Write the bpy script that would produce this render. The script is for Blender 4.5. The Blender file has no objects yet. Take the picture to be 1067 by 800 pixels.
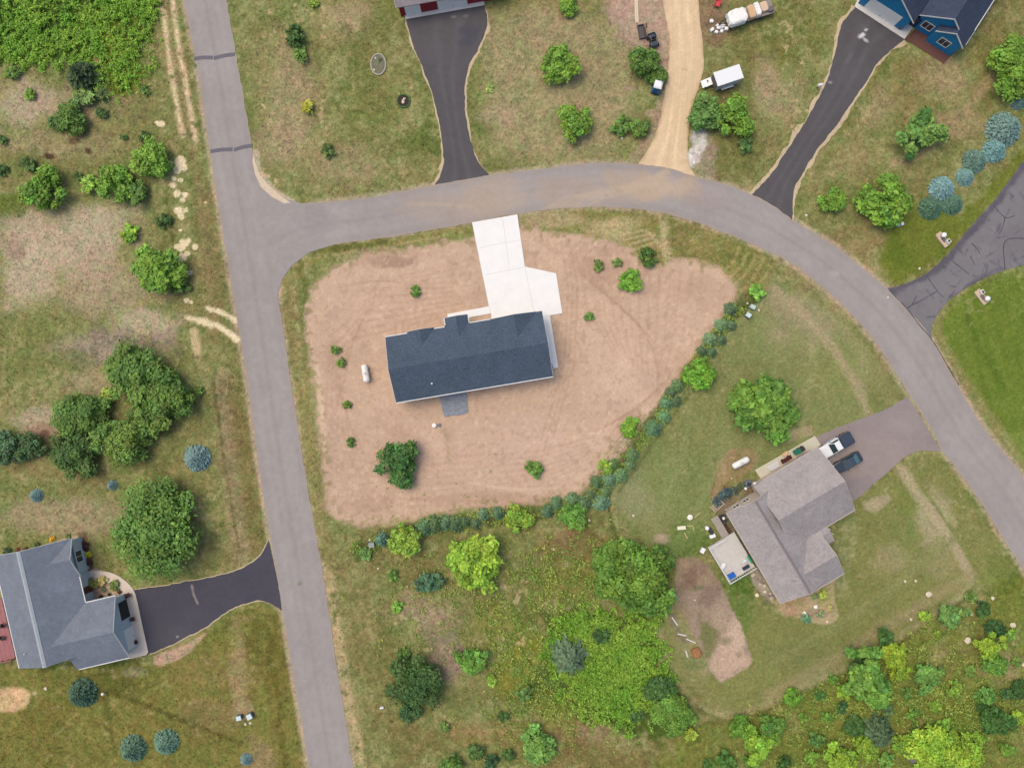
import bpy, bmesh, math, random
import numpy as np
from mathutils import Vector, Matrix
R = math.radians
H = 105.0            # height of the camera above the ground, metres
PXM = 7.0            # pixels of the photograph per metre at ground level
CX, CY = 533.5, 400.0
GAIN = 1.42
EXPOSURE = 0.63
col = bpy.context.scene.collection
scene = bpy.context.scene

def lin(c):
    c = c / 255.0
    return c / 12.92 if c <= 0.04045 else ((c + 0.055) / 1.055) ** 2.4
def A(r, g, b, k=1.0):                       # albedo of a surface that photographs as this colour in the open
    return tuple(min(0.85, lin(v) / GAIN * k) for v in (r, g, b))
def W(px, py, z=0.0):                        # where a point of the photograph lies at height z
    s = (H - z) / H / PXM
    return ((px - CX) * s, (CY - py) * s)

# ---------------------------------------------------------------- tagging
def tag(o, label=None, cat=None, group=None, kind=None):
    if label: o['label'] = label
    if cat: o['category'] = cat
    if group: o['group'] = group
    if kind: o['kind'] = kind
    return o
def empty(name, loc=(0, 0, 0), rz=0.0, label=None, cat=None, group=None):
    o = bpy.data.objects.new(name, None)
    o.location = loc; o.rotation_euler = (0, 0, rz); o.empty_display_size = 0.3
    col.objects.link(o)
    return tag(o, label, cat, group)

# ---------------------------------------------------------------- mesh builder
class MB:
    def __init__(s): s.v = []; s.f = []
    def add(s, vs, fs):
        b = len(s.v); s.v += [tuple(p) for p in vs]; s.f += [tuple(b + i for i in f) for f in fs]; return s
    def box(s, x0, x1, y0, y1, z0, z1):
        vs = [(x0,y0,z0),(x1,y0,z0),(x1,y1,z0),(x0,y1,z0),(x0,y0,z1),(x1,y0,z1),(x1,y1,z1),(x0,y1,z1)]
        return s.add(vs, [(0,3,2,1),(4,5,6,7),(0,1,5,4),(1,2,6,5),(2,3,7,6),(3,0,4,7)])
    def obox(s, c, l, w, h, ang=0.0, tilt=0.0):
        ca, sa = math.cos(ang), math.sin(ang); ct, st = math.cos(tilt), math.sin(tilt)
        vs = []
        for z in (0, h):
            for x, y in ((-l/2,-w/2),(l/2,-w/2),(l/2,w/2),(-l/2,w/2)):
                X, Z = x*ct - z*st, x*st + z*ct
                vs.append((c[0]+X*ca-y*sa, c[1]+X*sa+y*ca, c[2]+Z))
        return s.add(vs, [(0,3,2,1),(4,5,6,7),(0,1,5,4),(1,2,6,5),(2,3,7,6),(3,0,4,7)])
    def prism(s, prof, axis, a0, a1):        # closed outline extruded along an axis
        n = len(prof)
        def p(q, a):
            return {'x': (a, q[0], q[1]), 'y': (q[0], a, q[1]), 'z': (q[0], q[1], a)}[axis]
        vs = [p(q, a0) for q in prof] + [p(q, a1) for q in prof]
        fs = [(i, (i+1) % n, n+(i+1) % n, n+i) for i in range(n)] + [tuple(range(n))[::-1], tuple(range(n, 2*n))]
        return s.add(vs, fs)
    def tube(s, pts, rad, n=8, cap=True):
        pts = [Vector(p) for p in pts]
        rad = rad if hasattr(rad, '__len__') else [rad]*len(pts)
        vs = []
        for i, p in enumerate(pts):
            d = (pts[min(i+1, len(pts)-1)] - pts[max(i-1, 0)]).normalized()
            a = d.orthogonal().normalized(); b = d.cross(a)
            for k in range(n):
                t = 2*math.pi*k/n
                vs.append(p + (a*math.cos(t)+b*math.sin(t))*rad[i])
        fs = [(i*n+k, i*n+(k+1) % n, (i+1)*n+(k+1) % n, (i+1)*n+k) for i in range(len(pts)-1) for k in range(n)]
        if cap: fs += [tuple(range(n))[::-1], tuple(range((len(pts)-1)*n, len(pts)*n))]
        return s.add(vs, fs)
    def lathe(s, prof, n=16, c=(0, 0, 0)):   # (radius, z) turned about z
        vs = []
        for r, z in prof:
            for k in range(n):
                t = 2*math.pi*k/n
                vs.append((c[0]+r*math.cos(t), c[1]+r*math.sin(t), c[2]+z))
        fs = [(i*n+k, i*n+(k+1) % n, (i+1)*n+(k+1) % n, (i+1)*n+k) for i in range(len(prof)-1) for k in range(n)]
        fs += [tuple(range(n))[::-1], tuple(range((len(prof)-1)*n, len(prof)*n))]
        return s.add(vs, fs)
    def loft(s, rings, cap=True):
        n = len(rings[0]); vs = [p for r in rings for p in r]
        fs = [(i*n+k, i*n+(k+1) % n, (i+1)*n+(k+1) % n, (i+1)*n+k) for i in range(len(rings)-1) for k in range(n)]
        if cap: fs += [tuple(range(n))[::-1], tuple(range((len(rings)-1)*n, len(rings)*n))]
        return s.add(vs, fs)
    def build(s, name, m, parent=None, smooth=False, bevel=0.0, **kw):
        me = bpy.data.meshes.new(name); me.from_pydata(s.v, [], s.f); me.validate()
        bm = bmesh.new(); bm.from_mesh(me)
        bmesh.ops.recalc_face_normals(bm, faces=bm.faces)
        if bevel:
            bmesh.ops.bevel(bm, geom=[e for e in bm.edges if e.is_manifold and e.calc_face_angle(0) > 0.5], offset=bevel, segments=2, affect='EDGES', clamp_overlap=True)
        bm.to_mesh(me); bm.free()
        me.materials.append(m)
        if smooth:
            me.polygons.foreach_set('use_smooth', [True]*len(me.polygons))
        o = bpy.data.objects.new(name, me); col.objects.link(o)
        if parent: o.parent = parent
        return tag(o, **kw)

def np_obj(name, V, F, m, colors=None, parent=None, smooth=True, mats=None):
    """V n x 3, F m x k (all faces k corners), colours per point."""
    me = bpy.data.meshes.new(name)
    V = np.asarray(V, np.float32); F = np.asarray(F, np.int32); k = F.shape[1]
    me.vertices.add(len(V)); me.vertices.foreach_set('co', V.ravel())
    me.loops.add(F.size); me.loops.foreach_set('vertex_index', F.ravel())
    me.polygons.add(len(F))
    me.polygons.foreach_set('loop_start', np.arange(0, F.size, k, dtype=np.int32))
    me.polygons.foreach_set('loop_total', np.full(len(F), k, np.int32))
    if smooth: me.polygons.foreach_set('use_smooth', np.ones(len(F), bool))
    if colors is not None:
        at = me.attributes.new('tint', 'FLOAT_COLOR', 'POINT')
        c = np.ones((len(V), 4), np.float32); c[:, :3] = colors
        at.data.foreach_set('color', c.ravel())
    me.update(calc_edges=True)
    me.materials.append(m)
    o = bpy.data.objects.new(name, me); col.objects.link(o)
    if parent: o.parent = parent
    return o

# ---------------------------------------------------------------- noise
def _hash(ix, iy, seed):
    h = (ix.astype(np.int64)*374761393 + iy.astype(np.int64)*668265263 + seed*974634777) & 0xffffffff
    h = ((h ^ (h >> 13))*1274126177) & 0xffffffff
    h = ((h ^ (h >> 16))*2246822519) & 0xffffffff
    return ((h ^ (h >> 15)) & 0xffffff).astype(np.float32)/16777215.0
def vnoise(x, y, seed):
    ix, iy = np.floor(x), np.floor(y); fx, fy = x-ix, y-iy
    fx = fx*fx*(3-2*fx); fy = fy*fy*(3-2*fy)
    a, b = _hash(ix, iy, seed), _hash(ix+1, iy, seed)
    c, d = _hash(ix, iy+1, seed), _hash(ix+1, iy+1, seed)
    return (a*(1-fx)+b*fx)*(1-fy) + (c*(1-fx)+d*fx)*fy
def fbm(x, y, scale, seed, octv=4, gain=0.5):
    t = 0.0; amp = 1.0; s = 0.0; x = x/scale; y = y/scale
    for o in range(octv):
        t = t + amp*vnoise(x*2**o + 17.3*o, y*2**o - 9.1*o, seed+o*13); s += amp; amp *= gain
    return t/s                                # about 0.5, spread roughly 0.2..0.8
def sstep(a, b, x):
    t = np.clip((x-a)/(b-a), 0, 1); return t*t*(3-2*t)

def seg_dist(X, Y, pts):
    d = np.full(X.shape, 1e9, np.float32)
    for (x0, y0), (x1, y1) in zip(pts[:-1], pts[1:]):
        dx, dy = x1-x0, y1-y0; L = dx*dx+dy*dy + 1e-9
        t = np.clip(((X-x0)*dx+(Y-y0)*dy)/L, 0, 1)
        d = np.minimum(d, np.hypot(X-x0-t*dx, Y-y0-t*dy))
    return d
def poly_sd(X, Y, pts):                      # negative inside
    d = seg_dist(X, Y, list(pts)+[pts[0]])
    ins = np.zeros(X.shape, bool)
    n = len(pts)
    for i in range(n):
        x0, y0 = pts[i]; x1, y1 = pts[(i+1) % n]
        if y0 == y1: continue
        c = ((y0 > Y) != (y1 > Y)) & (X < (x1-x0)*(Y-y0)/(y1-y0)+x0)
        ins ^= c
    return np.where(ins, -d, d)
def spline(pts, n, closed=False):            # Catmull-Rom through points, resampled by length
    P = [np.array(p, float) for p in pts]
    if closed: P = [P[-1]] + P + [P[0], P[1]]
    else: P = [2*P[0]-P[1]] + P + [2*P[-1]-P[-2]]
    out = []
    for i in range(1, len(P)-2):
        p0, p1, p2, p3 = P[i-1:i+3]
        for t in np.linspace(0, 1, 12, endpoint=False):
            out.append(0.5*((2*p1)+(-p0+p2)*t+(2*p0-5*p1+4*p2-p3)*t*t+(-p0+3*p1-3*p2+p3)*t**3))
    out.append(P[-2]); out = np.array(out)
    L = np.concatenate([[0], np.cumsum(np.hypot(*np.diff(out, axis=0).T))])
    s = np.linspace(0, L[-1], n)
    return np.stack([np.interp(s, L, out[:, 0]), np.interp(s, L, out[:, 1])], 1)

# ---------------------------------------------------------------- materials
def newmat(name):
    m = bpy.data.materials.new(name); m.use_nodes = True
    nt = m.node_tree; b = nt.nodes['Principled BSDF']
    return m, nt, b
def nd(nt, t, **kw):
    n = nt.nodes.new(t)
    for k, v in kw.items():
        if k in n.inputs: n.inputs[k].default_value = v
        else: setattr(n, k, v)
    return n
_mc = {}
def mat(name, c, rough=0.6, var=0.12, scale=3.0, metal=0.0, bump=0.0, bscale=12.0, spec=0.4, coat=0.0):
    """plain surface with two sizes of uneven tone"""
    if name in _mc: return _mc[name]
    m, nt, b = newmat(name); L = nt.links.new
    tc = nd(nt, 'ShaderNodeTexCoord')
    n1 = nd(nt, 'ShaderNodeTexNoise', Scale=scale, Detail=5.0, Roughness=0.65)
    L(tc.outputs['Object'], n1.inputs['Vector'])
    mr = nd(nt, 'ShaderNodeMapRange'); mr.inputs['From Min'].default_value = 0.25; mr.inputs['From Max'].default_value = 0.75
    mr.inputs['To Min'].default_value = 1-var; mr.inputs['To Max'].default_value = 1+var
    L(n1.outputs['Fac'], mr.inputs['Value'])
    mx = nd(nt, 'ShaderNodeMix', data_type='RGBA', blend_type='MULTIPLY'); mx.inputs[0].default_value = 1.0
    mx.inputs[6].default_value = (*c, 1); L(mr.outputs[0], mx.inputs[7])
    L(mx.outputs[2], b.inputs['Base Color'])
    b.inputs['Roughness'].default_value = rough; b.inputs['Metallic'].default_value = metal
    b.inputs['Specular IOR Level'].default_value = spec; b.inputs['Coat Weight'].default_value = coat
    if bump:
        n2 = nd(nt, 'ShaderNodeTexNoise', Scale=bscale, Detail=4.0); L(tc.outputs['Object'], n2.inputs['Vector'])
        bp = nd(nt, 'ShaderNodeBump', Strength=bump, Distance=0.05); L(n2.outputs['Fac'], bp.inputs['Height'])
        L(bp.outputs[0], b.inputs['Normal'])
    _mc[name] = m
    return m
def tint_mat(name, rough=0.9, fine=0.25, fscale=5.0, bump=0.5, bdist=0.08, spec=0.15, leaf=False):
    """surface whose colour lies in the mesh's own 'tint' points (times the object's colour for leaves)"""
    m, nt, b = newmat(name); L = nt.links.new
    at = nd(nt, 'ShaderNodeAttribute', attribute_name='tint')
    out = at.outputs['Color']
    if leaf:
        oi = nd(nt, 'ShaderNodeObjectInfo')
        mx = nd(nt, 'ShaderNodeMix', data_type='RGBA', blend_type='MULTIPLY'); mx.inputs[0].default_value = 1.0
        L(at.outputs['Color'], mx.inputs[6]); L(oi.outputs['Color'], mx.inputs[7]); out = mx.outputs[2]
    else:
        tc = nd(nt, 'ShaderNodeTexCoord')
        n1 = nd(nt, 'ShaderNodeTexNoise', Scale=fscale, Detail=6.0, Roughness=0.7); L(tc.outputs['Object'], n1.inputs['Vector'])
        mr = nd(nt, 'ShaderNodeMapRange'); mr.inputs['From Min'].default_value = 0.3; mr.inputs['From Max'].default_value = 0.7
        mr.inputs['To Min'].default_value = 1-fine; mr.inputs['To Max'].default_value = 1+fine
        L(n1.outputs['Fac'], mr.inputs['Value'])
        mx = nd(nt, 'ShaderNodeMix', data_type='RGBA', blend_type='MULTIPLY'); mx.inputs[0].default_value = 1.0
        L(out, mx.inputs[6]); L(mr.outputs[0], mx.inputs[7]); out = mx.outputs[2]
        if bump:
            bp = nd(nt, 'ShaderNodeBump', Strength=bump, Distance=bdist); L(n1.outputs['Fac'], bp.inputs['Height']); L(bp.outputs[0], b.inputs['Normal'])
    L(out, b.inputs['Base Color'])
    b.inputs['Roughness'].default_value = rough; b.inputs['Specular IOR Level'].default_value = spec
    if leaf:
        tr = nd(nt, 'ShaderNodeBsdfTranslucent'); L(out, tr.inputs['Color'])
        ms = nd(nt, 'ShaderNodeMixShader'); ms.inputs[0].default_value = 0.16
        L(b.outputs[0], ms.inputs[1]); L(tr.outputs[0], ms.inputs[2])
        L(ms.outputs[0], nt.nodes['Material Output'].inputs['Surface'])
    return m
M_GROUND = tint_mat('ground_cover', 0.95, 0.30, 2.6, 0.7, 0.12)
M_SOIL = tint_mat('bare_earth', 0.95, 0.10, 3.5, 0.5, 0.05)
M_PAVE = tint_mat('asphalt', 0.9, 0.10, 9.0, 0.3, 0.02, 0.25)
M_LEAF = tint_mat('foliage', 0.6, leaf=True, spec=0.3)
M_BARK = mat('bark', (0.10, 0.075, 0.05), 0.9, 0.35, 6.0, bump=0.6)

# ---------------------------------------------------------------- camera, light, sky
cam_d = bpy.data.cameras.new('camera'); cam = bpy.data.objects.new('camera', cam_d); col.objects.link(cam)
cam.location = (0, 0, H); cam.rotation_euler = (0, 0, 0)
cam_d.sensor_fit = 'HORIZONTAL'; cam_d.sensor_width = 36.0
cam_d.lens = 18.0/(CX/PXM/H); cam_d.clip_end = 20000; cam_d.clip_start = 1.0
scene.camera = cam
SUN_EL, SUN_AZ = 64.0, 300.0                  # azimuth clockwise from the top of the picture
w = bpy.data.worlds.new('World'); scene.world = w; w.use_nodes = True
bg = w.node_tree.nodes['Background']
sky = w.node_tree.nodes.new('ShaderNodeTexSky'); sky.sky_type = 'NISHITA'; sky.sun_disc = False
sky.sun_elevation = R(SUN_EL); sky.sun_rotation = R(SUN_AZ); sky.dust_density = 4.0; sky.air_density = 1.0; sky.ozone_density = 0.6
w.node_tree.links.new(sky.outputs[0], bg.inputs['Color']); bg.inputs['Strength'].default_value = 0.14
sd = bpy.data.lights.new('sun', 'SUN'); sd.energy = 0.9; sd.angle = R(38); sd.color = (1.0, 0.87, 0.58)
so = bpy.data.objects.new('sun', sd); col.objects.link(so)
az, el = R(SUN_AZ), R(SUN_EL)
dv = Vector((math.sin(az)*math.cos(el), math.cos(az)*math.cos(el), math.sin(el)))
so.rotation_euler = dv.to_track_quat('Z', 'Y').to_euler(); so.location = dv*200
vs = scene.view_settings; vs.view_transform = 'Standard'; vs.look = 'None'; vs.gamma = 1.0; vs.use_curve_mapping = False; vs.exposure = EXPOSURE
scene.render.engine = 'CYCLES'; scene.cycles.max_bounces = 6; scene.cycles.diffuse_bounces = 3; scene.cycles.transmission_bounces = 3
scene.cycles.use_denoising = True
# ---------------------------------------------------------------- ground painted with earth and grass colours, and shade under the weeds
class Painter:
    def __init__(s, X, Y):
        s.X, s.Y = X.astype(np.float32), Y.astype(np.float32)
        s.n60 = fbm(X, Y, 60, 1); s.n25 = fbm(X, Y, 25, 2); s.n10 = fbm(X, Y, 10, 3); s.n4 = fbm(X, Y, 4.0, 4, 3); s.n2 = fbm(X, Y, 2.2, 5, 2)
        s.c = np.zeros((len(X), 3), np.float32)
    def mix(s, m, color, idx=None):
        m = np.clip(m, 0, 1)[:, None]; c = np.array(color, np.float32)
        if idx is None: s.c = s.c*(1-m)+c*m
        else: s.c[idx] = s.c[idx]*(1-m)+c*m
    def box(s, pts, pad):
        p = np.array(pts)
        return np.nonzero((s.X > p[:, 0].min()-pad) & (s.X < p[:, 0].max()+pad) & (s.Y > p[:, 1].min()-pad) & (s.Y < p[:, 1].max()+pad))[0]
    def blob(s, cx, cy, rx, ry, color, amt=0.8, ang=0.0, rag=0.9, fine=0.5, lo=1.15, hi=.45):
        i = s.box([(cx, cy)], 1.7*max(rx, ry)); x, y = s.X[i]-cx, s.Y[i]-cy
        a = R(ang); u, v = x*math.cos(a)+y*math.sin(a), -x*math.sin(a)+y*math.cos(a)
        d = np.hypot(u/rx, v/ry) + rag*(s.n25[i]-0.5)*1.3 + fine*(s.n4[i]-0.5)*1.2 + 0.5*rag*(s.n10[i]-.5)
        s.mix(amt*sstep(lo, hi, d), color, i)
    def poly(s, pts, color, amt=1.0, soft=3.0, rag=4.0, fine=0.0):
        i = s.box(pts, 20); d = poly_sd(s.X[i], s.Y[i], pts)
        d = d + rag*(s.n10[i]-0.5)*2 + rag*(s.n4[i]-.5)*1.2 + fine*(s.n2[i]-.5)*8
        m = sstep(soft, -soft, d); s.mix(amt*m, color, i)
        return i, m
    def stroke(s, pts, wid, color, amt=0.9, soft=2.0, rag=1.5, broken=0.0):
        i = s.box(pts, wid+12); d = seg_dist(s.X[i], s.Y[i], pts)
        d = d + rag*(s.n10[i]-0.5)*2 + rag*(s.n4[i]-.5)*2
        m = sstep(wid/2+soft, wid/2-soft, d)
        if broken: m = m*sstep(broken-0.12, broken+0.12, s.n10[i]*0.6+s.n4[i]*0.4)
        s.mix(amt*m, color, i)

STEP = 1.2
LAWNS = [[(930,235),(960,205),(1000,225),(1040,185),(1100,120),(1100,150),(1030,215),(955,285),(935,297),(914,272)], [(1143,270),(1060,284),(1000,310),(976,345),(1010,400),(1067,490),(1143,600)],
        [(800,285),(880,335),(940,412),(860,470),(750,500),(735,560),(690,585),(638,520),(700,420),(790,312)], [(890,520),(972,468),(1063,595),(960,650),(850,715),(755,745),(690,690),(676,625),(740,610),(830,645)]]
gx = np.arange(-75, 1143, STEP); gy = np.arange(-75, 876, STEP)
NXg, NYg = len(gx), len(gy)
GX, GY = [a.ravel().astype(np.float32) for a in np.meshgrid(gx, gy)]
p = Painter(GX, GY)

OLIVE, GREEN, DRY, PINKDRY = A(130,124,76), A(116,122,66), A(156,144,104), A(186,167,140)
STRAW, SAND, LUSH_SHADE, YELLOW = A(186,166,124), A(234,216,178), A(66,90,28), A(128,130,40)  # weed-patch green is darkened, shade between the clumps put into the colour
SOIL = A(201,171,146); BROWN = A(120,96,72); TAN = A(170,148,120)
p.c[:] = OLIVE
p.mix(sstep(0.35, 0.65, p.n60*0.6+p.n25*0.4), GREEN)
p.mix(0.6*sstep(0.40, 0.78, p.n25*0.35+p.n10*0.35+p.n4*.3), DRY)

# field west of the straight road
for b in [(70,255,75,50,PINKDRY,.85),(110,300,70,35,TAN,.7),(25,290,40,40,PINKDRY,.8),(120,230,45,30,PINKDRY,.7),(150,335,45,20,PINKDRY,.75),
          (110,360,70,24,A(150,132,118),.75),(60,110,70,22,TAN,.6),(20,110,40,30,PINKDRY,.6),(60,150,70,16,TAN,.5),(40,435,36,16,PINKDRY,.85),(95,400,40,18,TAN,.5),
          (15,262,12,14,A(150,125,108),.7),(30,345,40,22,GREEN,.8),(25,390,45,26,GREEN,.7),(70,375,30,14,GREEN,.6),(10,210,25,14,A(95,110,40),.8),
          (90,145,60,20,OLIVE,.5),(60,485,80,20,A(140,122,80),.6),(70,540,90,22,A(165,145,115),.65),(170,500,40,40,OLIVE,.6),(150,235,30,22,OLIVE,.6),
          (20,170,30,16,GREEN,.6),(140,125,40,20,OLIVE,.6),(30,430,40,30,OLIVE,.2),(50,132,9,7,BROWN,0)]:
    p.blob(*b)
for b in [(51,163,7,4,A(70,45,32),.9),(91,158,5,4,A(70,50,36),.8),(78,147,8,5,A(85,65,48),.7),(40,165,4,3,A(80,62,40),.5)]: p.blob(*b, rag=.5)
p.blob(45,448,14,9,A(165,130,110),.8); p.blob(47,452,6,5,A(110,80,62),.8)
p.poly([(-75,-75),(158,-75),(160,20),(152,50),(145,85),(125,102),(112,92),(105,62),(75,66),(40,62),(0,68),(-75,66)], LUSH_SHADE, .95, 4, 6)
p.blob(118,42,30,40,YELLOW,.6); p.blob(130,75,26,22,YELLOW,.5)
# mown strip along the straight road, boundary a darker line
p.stroke([(232,395),(238,460),(247,530),(252,580)], 22, A(150,128,98), .6, 5, 2)
p.stroke([(246,400),(254,470),(264,540),(270,575)], 18, A(118,106,62), .7, 4, 1)
p.stroke([(222,395),(232,470),(243,540),(249,575)], 3, A(88,80,42), .55, 1.5, 1)
p.stroke([(212,200),(218,280),(226,340)], 20, A(128,112,72), .6, 6, 2)
p.stroke([(200,150),(208,200),(214,260),(220,320)], 6, A(140,120,84), .5, 3, 2)
p.stroke([(172,200),(178,240),(186,300)], 4, A(92,88,44), .5, 2, 2)
for pts in [[(167,-20),(172,30),(178,75),(184,110),(190,141)],[(178,-20),(184,35),(191,75),(197,110),(204,146)]]:
    p.stroke(pts, 6.5, A(205,180,140), .85, 2, 1.8, .36); p.stroke(pts, 3, SAND, .6, 1.2, 1.6, .45)
p.stroke([(173,-20),(180,50),(192,110),(198,145)], 4, A(140,118,88), .6, 2, 1)
p.stroke([(205,368),(214,400)], 8, A(165,145,108), .6, 4, 2)
# lawns between the road bend and the top edge
for b in [(300,110,26,70,TAN,.6),(300,150,40,24,TAN,.5),(362,20,34,22,A(165,145,112),.7),(360,172,50,22,A(160,140,108),.5),(430,142,26,16,A(92,105,44),.6),(452,150,10,14,A(80,100,40),.6),
          (345,60,30,40,OLIVE,.4),(395,90,50,50,A(116,116,60),.5),(395,30,30,20,A(104,108,54),.5),(560,45,55,40,A(148,130,92),.6),(610,95,45,30,A(146,128,94),.6),(520,120,22,14,A(172,148,118),.7),
          (530,35,20,50,A(120,118,64),.5),(600,30,30,22,A(134,124,80),.5),(520,170,18,14,A(96,108,46),.4),(508,135,16,10,A(76,98,38),.6),(640,90,30,30,A(120,114,64),.5),(560,160,60,14,A(140,126,86),.5)]: p.blob(*b)
p.poly([(500,20),(560,5),(640,30),(660,60),(660,120),(640,160),(560,165),(510,150),(505,90)], A(164,148,112), .62, 14, 10); p.poly([(255,40),(300,30),(340,90),(350,150),(300,195),(275,150)], A(152,138,96), .45, 12, 10)
p.blob(655,15,28,34,A(170,142,122),.95); p.blob(672,45,20,14,A(172,144,124),.9); p.poly([(645,-40),(700,-40),(702,60),(695,100),(690,70),(672,52),(652,34),(636,18)], A(174,147,126), .9, 5, 5)
p.stroke([(690,60),(694,90),(684,125),(678,145),(660,165)], 9, A(168,142,116), .8, 3, 2.5)
p.blob(655,92,6,4,A(160,135,120),.7); p.blob(678,118,6,4,TAN,.8)
for b in [(740,15,22,34,A(140,112,88),.75),(800,60,40,40,A(116,112,58),.5),(800,95,16,40,TAN,.55),(760,160,34,22,A(104,104,52),.5),(820,40,24,40,A(108,110,52),.5),(815,100,34,34,A(160,142,106),.65),(735,165,12,26,A(172,150,130),.6),(850,40,14,40,A(120,116,60),.5),(850,130,12,50,A(150,134,92),.4)]: p.blob(*b)
for cx, cy, r in [(729,142,6),(721,164,6),(727,155,4),(716,168,5),(733,150,3)]: p.blob(cx, cy, r*1.4, r*1.4, A(222,216,206), .8, 0, .8, .9)
p.blob(748,26,14,12,A(128,104,84),.7)
# east lawns
for b in [(930,90,50,40,A(128,118,70),.6),(990,80,30,30,A(160,140,104),.7),(1000,130,34,16,A(158,138,100),.7),(910,110,24,30,A(165,145,110),.5),(880,165,36,24,A(150,132,92),.6),(1030,60,30,50,A(122,114,62),.5),
          (900,250,40,20,A(140,122,80),.6),(850,170,14,40,A(150,132,92),.4)]: p.blob(*b)
p.stroke([(930,58),(905,95),(880,135),(855,175)], 12, A(98,108,48), .5, 6, 3)
p.stroke([(1035,80),(990,135),(960,160),(930,170)], 10, A(162,138,104), .6, 4, 3)
p.poly([(930,235),(960,205),(1000,225),(1040,185),(1100,120),(1100,150),(1030,215),(1010,240),(985,265),(955,285),(935,297),(922,290),(914,272)], A(106,114,42), .95, 6, 4)
p.blob(935,265,20,22,A(88,104,30),.6)
p.poly([(1143,270),(1060,284),(1020,296),(1000,310),(984,326),(976,345),(1010,400),(1067,490),(1143,600)], A(104,120,44), .95, 6, 3)
p.stroke([(978,325),(978,350),(1000,388),(1040,445),(1075,500)], 9, A(140,132,82), .7, 3, 2)
p.stroke([(1008,330),(1022,365),(1050,410)], 5, A(74,98,30), .5, 3, 2)
for k in range(9): p.stroke([(1000+k*14,300-k*3),(1030+k*14,420)], 5, A(82,104,28), .28, 3, 1)
# inside the bend: verge, ditch and lawn of the brown-roofed house
p.poly([(800,285),(835,300),(880,335),(915,380),(940,412),(944,430),(860,470),(750,500),(735,560),(690,585),(650,560),(638,520),(660,475),(700,420),(745,365),(790,312)], A(118,122,70), .95, 4, 2.5)
p.blob(700,500,50,60,A(112,122,64),.6); p.blob(740,440,60,40,A(120,120,64),.5); p.blob(720,560,30,26,A(86,112,46),.7); p.blob(665,520,24,30,A(136,134,92),.7); p.blob(650,555,14,24,A(140,135,92),.6)
p.blob(840,330,50,40,A(150,136,98),.75); p.blob(870,390,40,34,A(126,126,68),.6); p.blob(905,385,22,24,A(140,134,88),.5); p.blob(690,560,9,6,A(170,145,120),.7)
p.stroke([(812,275),(850,310),(885,350),(915,392),(930,418)], 14, A(136,130,84), .7, 6, 3); p.stroke([(805,300),(840,330),(870,365),(893,402),(905,430)], 9, A(165,145,108), .65, 3, 2.5)
p.stroke([(800,330),(835,350),(860,382),(880,420)], 7, A(112,118,62), .4, 3, 2)
p.poly([(890,520),(925,498),(972,468),(1000,500),(1063,595),(1010,612),(960,650),(900,690),(850,715),(790,740),(755,745),(730,738),(705,715),(690,690),(678,650),(676,625),(700,590),(740,610),(770,625),(830,645),(880,620),(895,560)], A(116,116,60), .95, 3, 2.5)
p.blob(975,545,26,34,A(164,150,112),.7); p.blob(930,585,30,20,A(150,138,96),.6); p.blob(985,590,26,18,A(158,142,104),.6); p.blob(950,555,10,14,A(100,118,58),.6); p.blob(1000,590,40,22,A(120,116,62),.5); p.blob(945,520,14,22,A(104,116,50),.6); p.blob(850,690,60,30,A(108,112,60),.6); p.blob(760,640,24,40,A(84,108,40),.75); p.blob(775,600,14,20,A(80,106,38),.7)
p.stroke([(943,490),(958,515),(980,545),(1000,575),(1010,600)], 9, A(165,146,108), .65, 4, 2.5); p.stroke([(962,508),(985,540),(1005,570),(1020,596)], 2.5, A(100,112,46), .5, 1.5, 1)
p.stroke([(1012,598),(985,615),(950,638),(920,655),(880,680),(845,703),(800,726)], 12, A(148,132,92), .6, 5, 2.5)
p.stroke([(800,733),(770,745),(748,745),(725,732)], 4, A(160,140,108), .7, 2, 2)
p.poly([(900,523),(925,514),(930,520),(912,535),(901,530)], A(160,146,108), .8, 2, 1.5)
p.blob(912,525,13,6,A(168,150,112),.7,-25); p.stroke([(690,650),(705,690),(730,725),(755,742)], 12, A(132,124,76), .5, 4, 2)
# beds round the brown-roofed house
BED = spline([(800,622),(815,634),(830,643),(845,648),(860,651),(870,648),(874,640),(870,628),(868,612),(870,602),(850,600),(820,600)], 60, True).tolist()
p.poly(BED, A(168,148,106), .95, 1.2, 1.2); p.blob(858,622,10,12,A(135,135,60),.7); p.blob(850,640,18,8,A(150,130,105),.7); p.blob(840,645,8,5,A(98,115,80),.6); p.blob(820,635,16,7,A(184,150,122),.7)
p.poly([(757,470),(772,466),(786,468),(792,478),(782,490),(768,500),(752,512),(742,522),(739,516),(744,495),(749,482)], A(146,122,84), .9, 2, 1.5); p.stroke([(745,478),(746,495),(741,520)], 2, A(104,86,58), .6, 1, 1)
p.poly([(812,449),(846,444),(848,452),(830,458),(812,460)], A(160,142,104), .8, 2, 2)
p.poly([(743,520),(775,500),(800,500),(805,560),(775,592),(800,622),(808,632),(798,628),(786,606),(768,590),(748,545)], A(125,108,88), .9, 2, 2)
p.poly([(781,592),(787,590),(806,618),(803,626),(795,620),(784,606)], A(170,155,138), .9, 1.5, 1.5)
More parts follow.
